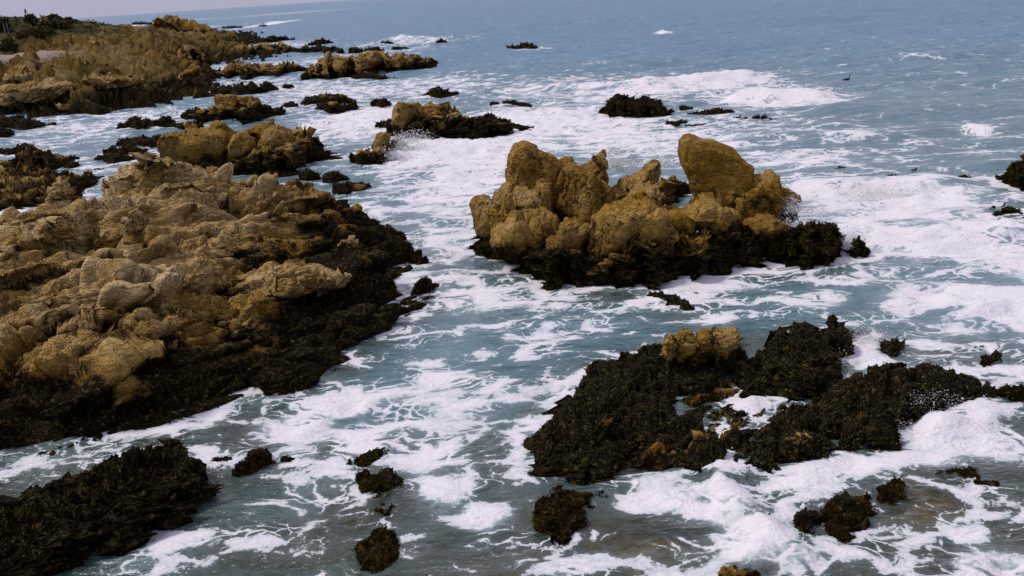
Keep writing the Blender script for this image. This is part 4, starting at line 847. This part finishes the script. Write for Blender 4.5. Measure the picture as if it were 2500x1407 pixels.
# swells and breakers: (px, py) -> (px, py), height, width along the view
WAVES = [(1340, 212, 1640, 215, .55, 1.8), (1600, 208, 1820, 190, .9, 1.7), (1800, 246, 2010, 240, .9, 2.2), (2050, 600, 2500, 575, .42, 1.0), (1950, 460, 2300, 445, .3, 1.5), (600, 60, 690, 55, 2.2, 2.5), (960, 100, 1100, 98, 1.0, 3), (2360, 322, 2450, 322, .5, .8), (1740, 1170, 1900, 1330, .22, .35), (1120, 1230, 1230, 1275, .12, .25), (2140, 1080, 2420, 1020, .25, .5), (1600, 82, 1640, 82, .8, 2), (1950, 335, 2450, 318, .19, 1.3), (2000, 276, 2500, 258, -.35, 2.0), (2150, 420, 2500, 402, .18, 1.1), (1250, 172, 1800, 152, -.35, 2.6), (1900, 152, 2500, 128, -.5, 3.2), (1500, 120, 2100, 100, -.5, 4.0), (2050, 215, 2500, 200, -.4, 2.4), (900, 75, 1500, 55, -.7, 6.0), (1700, 60, 2400, 40, -.7, 5.0), (1000, 160, 1350, 150, -.3, 2.5), (1560, 1180, 1760, 1260, .14, .3)]
def blobs(X, Y, lst):
    out = np.zeros(X.shape, f32)
    for px, py, rx, ry, a in lst:
        c = P(px, py); r = rx / FPX * np.hypot(c[1], CAM_H)
        n = P(px, py + ry); f = P(px, max(py - ry, 48 - 0.0672 * px + 14)); ry_ = 0.5 * (f[1] - n[1]); cy = 0.5 * (f[1] + n[1])
        i0, i1 = np.searchsorted(X[:, 0], [c[0] - 2.2 * r, c[0] + 2.2 * r]); j0, j1 = np.searchsorted(Y[0], [cy - 2.2 * ry_, cy + 2.2 * ry_])
        if i1 <= i0 or j1 <= j0: continue
        q = ((X[i0:i1, j0:j1] - c[0]) / r)**2 + ((Y[i0:i1, j0:j1] - cy) / ry_)**2
        out[i0:i1, j0:j1] = np.maximum(out[i0:i1, j0:j1], a * np.exp(-0.55 * q**1.3))
    return out
def build_sea():
    xs = lines([(-9000, -900, 1500, 60), (-900, -150, 60, 3.0), (-150, -40, 3.0, .55), (-40, -9, .55, .15), (-9, 9, .15, .15), (9, 40, .15, .55), (40, 150, .55, 3.0), (150, 900, 3.0, 60), (900, 9000, 60, 1500)])
    ys = lines([(-60, 4, 8, .4), (4, 10, .4, .13), (10, 35, .13, .28), (35, 160, .28, 1.3), (160, 900, 1.2, 14), (900, 12000, 12, 900)])
    X, Y = np.meshgrid(xs, ys, indexing='ij'); n = X.size
    print('sea verts', X.shape, n)
    Q = np.stack([X.ravel(), Y.ravel(), np.zeros(n)], 1)
    fade = sstep(3, 12, Q[:, 1]) * sstep(700, 200, np.hypot(Q[:, 0], Q[:, 1]))
    dist = sstep(18, 90, Q[:, 1])
    z = (0.055 + 0.15 * dist) * fbm(Q * np.array([.30, .62, 1]), 4, 3) + 0.16 * dist * vnoise(Q * np.array([.045, .13, 1]), 9)
    z += 0.035 * (1 - dist) * fbm(Q * np.array([1.1, 1.7, 1]), 3, 23)
    # foam round the rocks
    cell = .25; gx0, gy0 = -60., 8.; gw, gh = 440, 640
    g = np.zeros((gw, gh), f32)
    for a in FOOT:
        i = ((a[:, 0] - gx0) / cell).astype(int); j = ((a[:, 1] - gy0) / cell).astype(int)
        ok = (i >= 0) & (i < gw) & (j >= 0) & (j < gh); g[i[ok], j[ok]] = 1
    near = np.zeros_like(g)
    for k, wgt in ((1, .5), (3, .35), (7, .25)):
        h = g.copy()
        for ax in (0, 1):
            cs = np.cumsum(np.pad(h, [(k + 1, k) if q == ax else (0, 0) for q in (0, 1)]), axis=ax)
            h = (np.take(cs, range(2 * k + 1, cs.shape[ax]), ax) - np.take(cs, range(0, cs.shape[ax] - 2 * k - 1), ax)) / (2 * k + 1)
        near += wgt * np.clip(h * 3.5, 0, 1)
    ii = np.clip((Q[:, 0] - gx0) / cell, 0, gw - 1).astype(int); jj = np.clip((Q[:, 1] - gy0) / cell, 0, gh - 1).astype(int)
    inside = (Q[:, 0] > gx0) & (Q[:, 0] < gx0 + gw * cell) & (Q[:, 1] > gy0) & (Q[:, 1] < gy0 + gh * cell)
    nr = np.where(inside, near[ii, jj], 0)
    fm = blobs(X, Y, FOAMS).ravel(); fm = fm + .17 * sstep(.6, .9, fm) + .05 * sstep(.2, .45, fm) * sstep(26, 18, Q[:, 1])
    big = fbm(Q * np.array([.16, .28, 1]), 3, 41)
    amb = 0.25 * sstep(60, 25, Q[:, 1]) + 0.17 * sstep(170, 60, Q[:, 1])
    foam = np.maximum(fm * (1 + 0.10 * big), np.maximum(amb * (1 + .35 * big), np.minimum(.74, nr * .95) * (0.78 + 0.5 * big)))
    cl = blobs(X, Y, CLEARS).ravel(); cl = np.maximum(cl, np.maximum(np.minimum(.5, nr * .6) * sstep(45, 25, Q[:, 1]), .9 * sstep(20, 13.5, Q[:, 1]) * (1 + .5 * big)))
    # breakers
    for x0, y0, x1, y1, hgt, wd in WAVES:
        calm = hgt < 0; hgt = abs(hgt)
        a = P(x0, y0)[:2]; b = P(x1, y1)[:2]; d = b - a; ln = np.hypot(*d); d /= ln; nrm = np.array([-d[1], d[0]])
        if nrm[1] < 0: nrm = -nrm
        u = ((Q[:, :2] - a) @ d) / ln; v = (Q[:, :2] - a) @ nrm
        m = np.where((u > -.4) & (u < 1.4) & (np.abs(v) < 5 * wd))[0]
        um, vm = u[m], v[m] + wd * .5 * vnoise(np.stack([u[m] * ln / wd * .5, 0 * u[m], 0 * u[m]], 1), 61)
        prof = np.where(vm < 0, np.exp(-(vm / (wd * .45))**2), np.exp(-(vm / (wd * 1.3))**2))
        z[m] += hgt * prof * sstep(-.3, .15, um) * sstep(1.3, .85, um) * (.75 + .25 * vnoise(Q[m] * 1.3 / wd, 71))
        if hgt >= .2 and not calm: foam[m] = np.maximum(foam[m], np.where(vm < .25 * wd, np.exp(-(vm / (wd * .7))**2) * .9, 0) * sstep(-.15, .1, um) * sstep(1.15, .9, um) * (.8 + .35 * vnoise(Q[m] * .9 / wd, 72)))
    chop = sstep(.55, .95, foam) * sstep(130, 60, Q[:, 1])
    z += chop * (0.05 + .09 * sstep(.8, 1.0, foam)) * fbm(Q * np.array([1.5, 2.1, 1]), 4, 33)
    Q[:, 2] = z * fade
    # the swell cannot rise through the open water sheet's far edge
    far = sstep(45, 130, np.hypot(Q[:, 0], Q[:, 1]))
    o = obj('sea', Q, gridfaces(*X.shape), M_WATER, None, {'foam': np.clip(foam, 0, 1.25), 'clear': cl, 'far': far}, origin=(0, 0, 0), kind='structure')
    TRI[0] += 2 * len(o.data.polygons)
    # the bed under the shallows
    xs = np.arange(-13, 12, .2); ys = np.arange(9, 34, .2); X, Y = np.meshgrid(xs, ys, indexing='ij')
    V = np.stack([X.ravel(), Y.ravel(), np.zeros(X.size)], 1)
    f1, f2, c, _, _ = worley(V * .7 + .3, 8)
    V[:, 2] = -0.75 + .55 * (1 - np.exp(-(f2 - f1) * 5)) * c + .22 * fbm(V * .9, 4, 15)
    for px, py, r, h in [(1400, 1270, .9, .45), (1640, 1300, 1.2, .35), (2290, 1230, 1.6, .45), (700, 1340, 1.2, .3), (940, 1310, .9, .45), (2050, 1290, .9, .45), (560, 1130, 1.0, .35), (1780, 1090, 1.0, .5), (1540, 1150, .9, .5), (2380, 870, 1.0, .45), (330, 1060, 1.6, .4), (1800, 1390, .8, .4)]:
        c_ = P(px, py); V[:, 2] += h * np.exp(-((V[:, 0] - c_[0])**2 + (V[:, 1] - c_[1])**2) / r**2)
    V[:, 2] = np.minimum(V[:, 2], -.13)
    F = gridfaces(*X.shape)
    ob = obj('seabed', V, F, M_ROCK, None, {'weed': np.clip(.12 + .45 * fbm(V * .5, 3, 19), 0, 1), 'tone': np.full(len(V), .05)}, origin=(0, 0, 0), kind='structure'); TRI[0] += 2 * len(F)
build_sea()
print('sea', time.time() - T0, TRI)

# ------------------------------------------------------------------ spray thrown up on the rocks
def spray(label, spots, n, size):
    r = np.random.default_rng(len(label)); Vs = []
    n = n * 4; size = size * .58; per = n // len(spots)
    for px, py, Y, rx, rz in spots:
        c = PY(px, py, Y); k = r.normal(0, 1, (per, 3)) * np.array([rx, rx * .7, rz]) * .55
        k[:, 2] = np.abs(k[:, 2]) * 1.2 - rz * .35
        Vs.append(c + k)
    p = np.concatenate(Vs); p = p[p[:, 2] > -.05]; m = len(p)
    s = (size * np.exp(r.normal(0, .55, (m, 1))))
    dr = r.normal(0, 1, (m, 3)); dr /= np.linalg.norm(dr, axis=1, keepdims=True)
    u = np.cross(dr, r.normal(0, 1, (m, 3))); u /= np.linalg.norm(u, axis=1, keepdims=True); v = np.cross(dr, u)
    VV = np.stack([p + dr * s * 1.8, p + u * s - dr * s * .6, p - u * s * .5 + v * s * .87 - dr * s * .6, p - u * s * .5 - v * s * .87 - dr * s * .6], 1).reshape(-1, 3)
    F = (np.array([[0, 1, 2], [0, 2, 3], [0, 3, 1], [3, 2, 1]])[None] + (np.arange(m) * 4)[:, None, None]).reshape(-1, 3)
    tag(obj('spray', VV, F, M_SPRAY, None, smooth=True, kind='stuff'), label, 'spray'); TRI[0] += len(F)
spray('white spray bursting at the right end of the big outcrop', [(1935, 510, 28.9, .35, .35), (1915, 570, 28.0, .35, .35), (1945, 555, 28.4, .5, .3), (2080, 585, 27.9, .4, .3), (2060, 600, 27.4, .3, .2), (1990, 520, 29, .6, .35)], 2100, .011)
spray('white spray fanning up behind the outcrop between its peaks', [(1530, 410, 33.6, .5, .35), (1610, 400, 33.8, .6, .4), (1500, 405, 33.6, .3, .4)], 1300, .012)
spray('white spray splashing up the right flank of the mussel reef', [(2230, 1020, 16.6, .35, .3), (2270, 1000, 16.7, .5, .3), (2200, 1070, 15.9, .2, .25), (2350, 1000, 16.9, .6, .2), (2300, 1060, 15.9, .6, .12)], 2100, .0065)
spray('white spray dashing over the back of the mussel reef', [(2090, 840, 20.4, .3, .35), (2130, 850, 20.3, .4, .4), (2170, 850, 20.4, .25, .2), (2060, 900, 19.2, .3, .25)], 1300, .008)
spray('white spray at the leaning tan rock left of centre', [(975, 365, 52.5, .6, .5), (1000, 340, 53.5, 1.0, .4), (955, 380, 50.5, .8, .4)], 1200, .02)
spray('white spume along the crest of the breaking wave', [(1740, 190, 82, 2.5, .35), (1830, 195, 80, 2.0, .45), (1900, 235, 67, 2.5, .4), (1980, 235, 66, 2.5, .35), (1640, 205, 78, 3, .25)], 2600, .026)
spray('white spray torn off the surge right of the outcrop', [(2200, 470, 35, 1.2, .3), (2300, 590, 28.6, 1.4, .2), (2420, 585, 28.6, 1.2, .2), (2120, 470, 35, 1.0, .25)], 2600, .012)

# ------------------------------------------------------------------ headland top: bushes, posts
def tube(path, radii, n=8, cap=True):
    path = np.array(path, float); m = len(path); V = []
    for i in range(m):
        t = path[min(i + 1, m - 1)] - path[max(i - 1, 0)]; t /= np.linalg.norm(t)
        a = np.cross(t, [0.3, 0.2, 1.0] if abs(t[2]) < .9 else [1.0, 0, 0]); a /= np.linalg.norm(a); b = np.cross(t, a)
        r = radii[i] if np.ndim(radii[i]) else (radii[i], radii[i])
        for k in range(n):
            w_ = 2 * math.pi * k / n; V.append(path[i] + a * math.cos(w_) * r[0] + b * math.sin(w_) * r[1])
    F = [[i * n + k, i * n + (k + 1) % n, (i + 1) * n + (k + 1) % n, (i + 1) * n + k] for i in range(m - 1) for k in range(n)]
    return np.array(V), np.array(F)
def ground_z(x, y):
    d = (SHORE_V[:, 0] - x)**2 + (SHORE_V[:, 1] - y)**2; return float(SHORE_V[d.argmin(), 2])
def shrub(label, x0, x1, ytop, ybase, Y, group=None):
    r = np.random.default_rng(len(label) + int(x0)); a = PY(x0, ybase, Y); b = PY(x1, ybase, Y); top = PY(.5 * (x0 + x1), ytop, Y)[2]
    cx = .5 * (a[0] + b[0]); g = ground_z(cx, Y); z0 = min(g, a[2]) - .15; hw = .5 * (b[0] - a[0]); h = top - z0
    o = thing('shrub', label, 'shrub', (cx, Y, z0), group)
    cl = []
    for _ in range(26):                      # leaf clumps through the crown
        w_ = r.uniform(-1, 1); cl.append((cx + w_ * hw * .85, Y + r.normal(0, hw * .35), z0 + h * r.uniform(.25, .86) * (1 - .35 * w_ * w_), hw * r.uniform(.16, .3)))
    pts = np.concatenate([np.array(c[:3]) + r.normal(0, 1, (130, 3)) * c[3] * np.array([.6, .6, .5]) for c in cl]); m = len(pts)
    d = r.normal(0, 1, (m, 3)) + np.array([0, 0, .4]); d /= np.linalg.norm(d, axis=1, keepdims=True); t = np.cross(d, r.normal(0, 1, (m, 3))); t /= np.linalg.norm(t, axis=1, keepdims=True)
    s = .17 * r.uniform(.6, 1.4, (m, 1)) * (Y / 140)
    V = np.stack([pts - d * s, pts + t * s * .6, pts + d * s, pts - t * s * .6], 1).reshape(-1, 3)
    obj('foliage', V, np.arange(m * 4).reshape(-1, 4), M_SHRUB, o, smooth=False); TRI[0] += 2 * m
    Vs, Fs, off = [], [], 0
    for c in cl[:9]:
        v, f = tube([(cx + (c[0] - cx) * .25, Y, z0 - .1), (cx + (c[0] - cx) * .6, Y + (c[1] - Y) * .5, z0 + (c[2] - z0) * .5), c[:3]], [.07, .045, .02], 5); Vs.append(v); Fs.append(f + off); off += len(v)
    obj('stems', np.concatenate(Vs), np.concatenate(Fs), M_WOOD, o)
shrub('dark flat-topped bush on the skyline under the sign pole', 60, 91, 36, 50, 141)
shrub('big dark rounded bush on the skyline at the headland top', 116, 151, 35, 54, 145)
shrub('reddish-brown bush at the far left edge of the skyline', -12, 30, 42, 66, 132)
shrub('low green mound of bush at the seaward end of the skyline', 152, 184, 45, 58, 150)
shrub('dark spreading bush halfway down the headland slope', 42, 72, 74, 94, 124)
shrub('long dark hedge-like bush draped over the slope above the path', 70, 126, 68, 90, 126)
shrub('olive bush in the grassy hollow left of the path', 0, 40, 92, 116, 115)
shrub('dark bush strip under the skyline bushes', 100, 170, 54, 70, 139)
def post(px, ytop, ybot, Y, lean=0.0):
    a = PY(px, ybot, Y); b = PY(px - lean, ytop, Y); z = min(a[2], ground_z(a[0], Y)) - .2
    return (a[0], Y, z), (b[0], Y, b[2])
a, b = post(39.5, 39, 51, 139, 2.0)
o = thing('fence_post', 'leaning dark wooden post with a stay wire on the skyline', 'post', a)
obj('post', *tube([a, b], [.13, .11], 8), M_WOOD, o)
obj('stay_wire', *tube([np.array(b) - [0, 0, .35], (a[0] + .45 * 139 / 139 + .1, a[1], a[2] + .15)], [.03, .03], 5), M_WOOD, o)
a, b = post(64, 28, 48, 142, 1.8)
o = thing('sign_pole', 'thin pole with a small oval sign above the bush on the skyline', 'sign', a)
obj('pole', *tube([a, b], [.05, .04], 8), M_WOOD, o)
th = np.linspace(0, 2 * math.pi, 17)[:-1]; fr = np.stack([b[0] + .17 * np.cos(th), np.full(16, b[1] - .06), b[2] + .02 + .30 * np.sin(th)], 1); bk = fr + [0, .04, 0]
ctr = np.array([[b[0], b[1] - .06, b[2] + .02], [b[0], b[1] - .02, b[2] + .02]])
Fp = [[i, (i + 1) % 16, 16 + (i + 1) % 16] for i in range(16)] + [[i, 16 + (i + 1) % 16, 16 + i] for i in range(16)] + [[(i + 1) % 16, i, 32] for i in range(16)] + [[16 + i, 16 + (i + 1) % 16, 33] for i in range(16)]
obj('sign_panel', np.concatenate([fr, bk, ctr]), np.array(Fp), M_SIGN, o, smooth=False)
for i, px in enumerate((8, 16)):
    a, b = post(px + 2, 56, 64, 131, 2.5)
    o = tag(obj('fence_stake', *tube([a, b], [.06, .05], 6), M_STAKE if 'M_STAKE' in globals() else M_SIGN, None, origin=a), ('pale leaning stake nearest the left edge below the reddish bush', 'pale leaning stake further from the left edge below the reddish bush')[i], 'stake', 'pale stakes below the bush')

# ------------------------------------------------------------------ birds
def swept(pts, n=12):
    p = np.array(pts); t = np.linspace(0, 1, len(p)); tt = np.linspace(0, 1, 40)
    q = np.stack([np.interp(tt, t, p[:, k]) for k in range(p.shape[1])], 1)
    for _ in range(2): q[1:-1] = .25 * q[:-2] + .5 * q[1:-1] + .25 * q[2:]
    return tube(q[:, :3], [(a, b) for a, b in q[:, 3:5]], n)
c = P(2068, 199); s = 2.0
sw = [(-.42, 0, .03, .02, .05), (-.30, 0, .07, .06, .08), (-.1, 0, .08, .10, .11), (.1, 0, .09, .09, .10), (.2, 0, .16, .055, .06), (.2, 0, .28, .032, .034), (.19, 0, .38, .03, .03), (.22, 0, .45, .036, .034), (.29, 0, .465, .026, .024), (.40, 0, .47, .008, .008)]
V, F = swept(sw); V = V * np.array([.8, .8, .9]) + c + np.array([0, 0, .06])
tag(obj('seabird', V, F, M_BIRD, None, origin=c), 'black long-necked seabird swimming beyond the breaking wave', 'bird')
c = PY(2462, 500, float(PYR.o.location[1]) + .2)
pv = PYR.items[0][1]; dd = (pv[:, 0] - c[0])**2 * 1.0 + 0 * pv[:, 1]; cand = pv[dd < .01]; tip = cand[cand[:, 2].argmax()] if len(cand) else c
sw = [(-.17, 0, .02, .012, .03), (-.10, 0, .09, .035, .04), (-.02, 0, .15, .06, .055), (.03, 0, .22, .045, .045), (.04, 0, .27, .026, .026), (.05, 0, .31, .03, .03), (.09, 0, .315, .02, .018), (.15, 0, .305, .006, .006)]
V, F = swept(sw); V = V * .55 + tip + np.array([0, 0, .01])
bo = thing('seabird', 'small dark bird perched on the pyramid-shaped rock at right', 'bird', tip)
obj('body', V, F, M_BIRD, bo)
for dy in (-.02, .02): obj('leg', *tube([tip + [0, dy, -.05], tip + [0, dy * .5, .07]], [.006, .007], 5), M_BIRD, bo)
# drifting kelp
for i, (x0, y0, x1, y1, lb) in enumerate([(1672, 311, 1726, 306, 'thin strand of brown kelp floating in front of the rocks under the wave'), (1300, 351, 1318, 350, 'dark curl of kelp floating in white water left of the pointed wall'), (2040, 416, 2066, 413, 'left scrap of dark kelp in the churned water right of the upright boulder'), (2225, 420, 2268, 417, 'longer scrap of kelp in the churned water near the right edge')]):
    a = P(x0, y0); b = P(x1, y1); k = np.linspace(0, 1, 18); r = np.random.default_rng(i)
    pth = a + (b - a) * k[:, None]; pth[:, 1] += .12 * np.sin(k * 14 + i); pth[:, 2] = .07 + .02 * np.sin(k * 9 + 2 * i)
    o = thing('kelp', lb, 'kelp', .5 * (a + b)); obj('stipe', *tube(pth, [.03 + .025 * math.sin(math.pi * q) for q in k], 6), M_WEED, o)
    Vb = []; 
    for q in range(2, 17, 2):
        d = np.array([r.uniform(-.3, .3), r.uniform(-.3, .1), r.uniform(-.01, .03)]); w_ = np.array([.05, .05, 0]); Vb += [pth[q] - w_, pth[q] + w_, pth[q] + d + w_ * .3, pth[q] + d - w_ * .3]
    obj('blades', np.array(Vb), np.arange(len(Vb)).reshape(-1, 4), M_WEED, o, smooth=False, kind='stuff')
print('done', time.time() - T0, 'triangles', TRI)
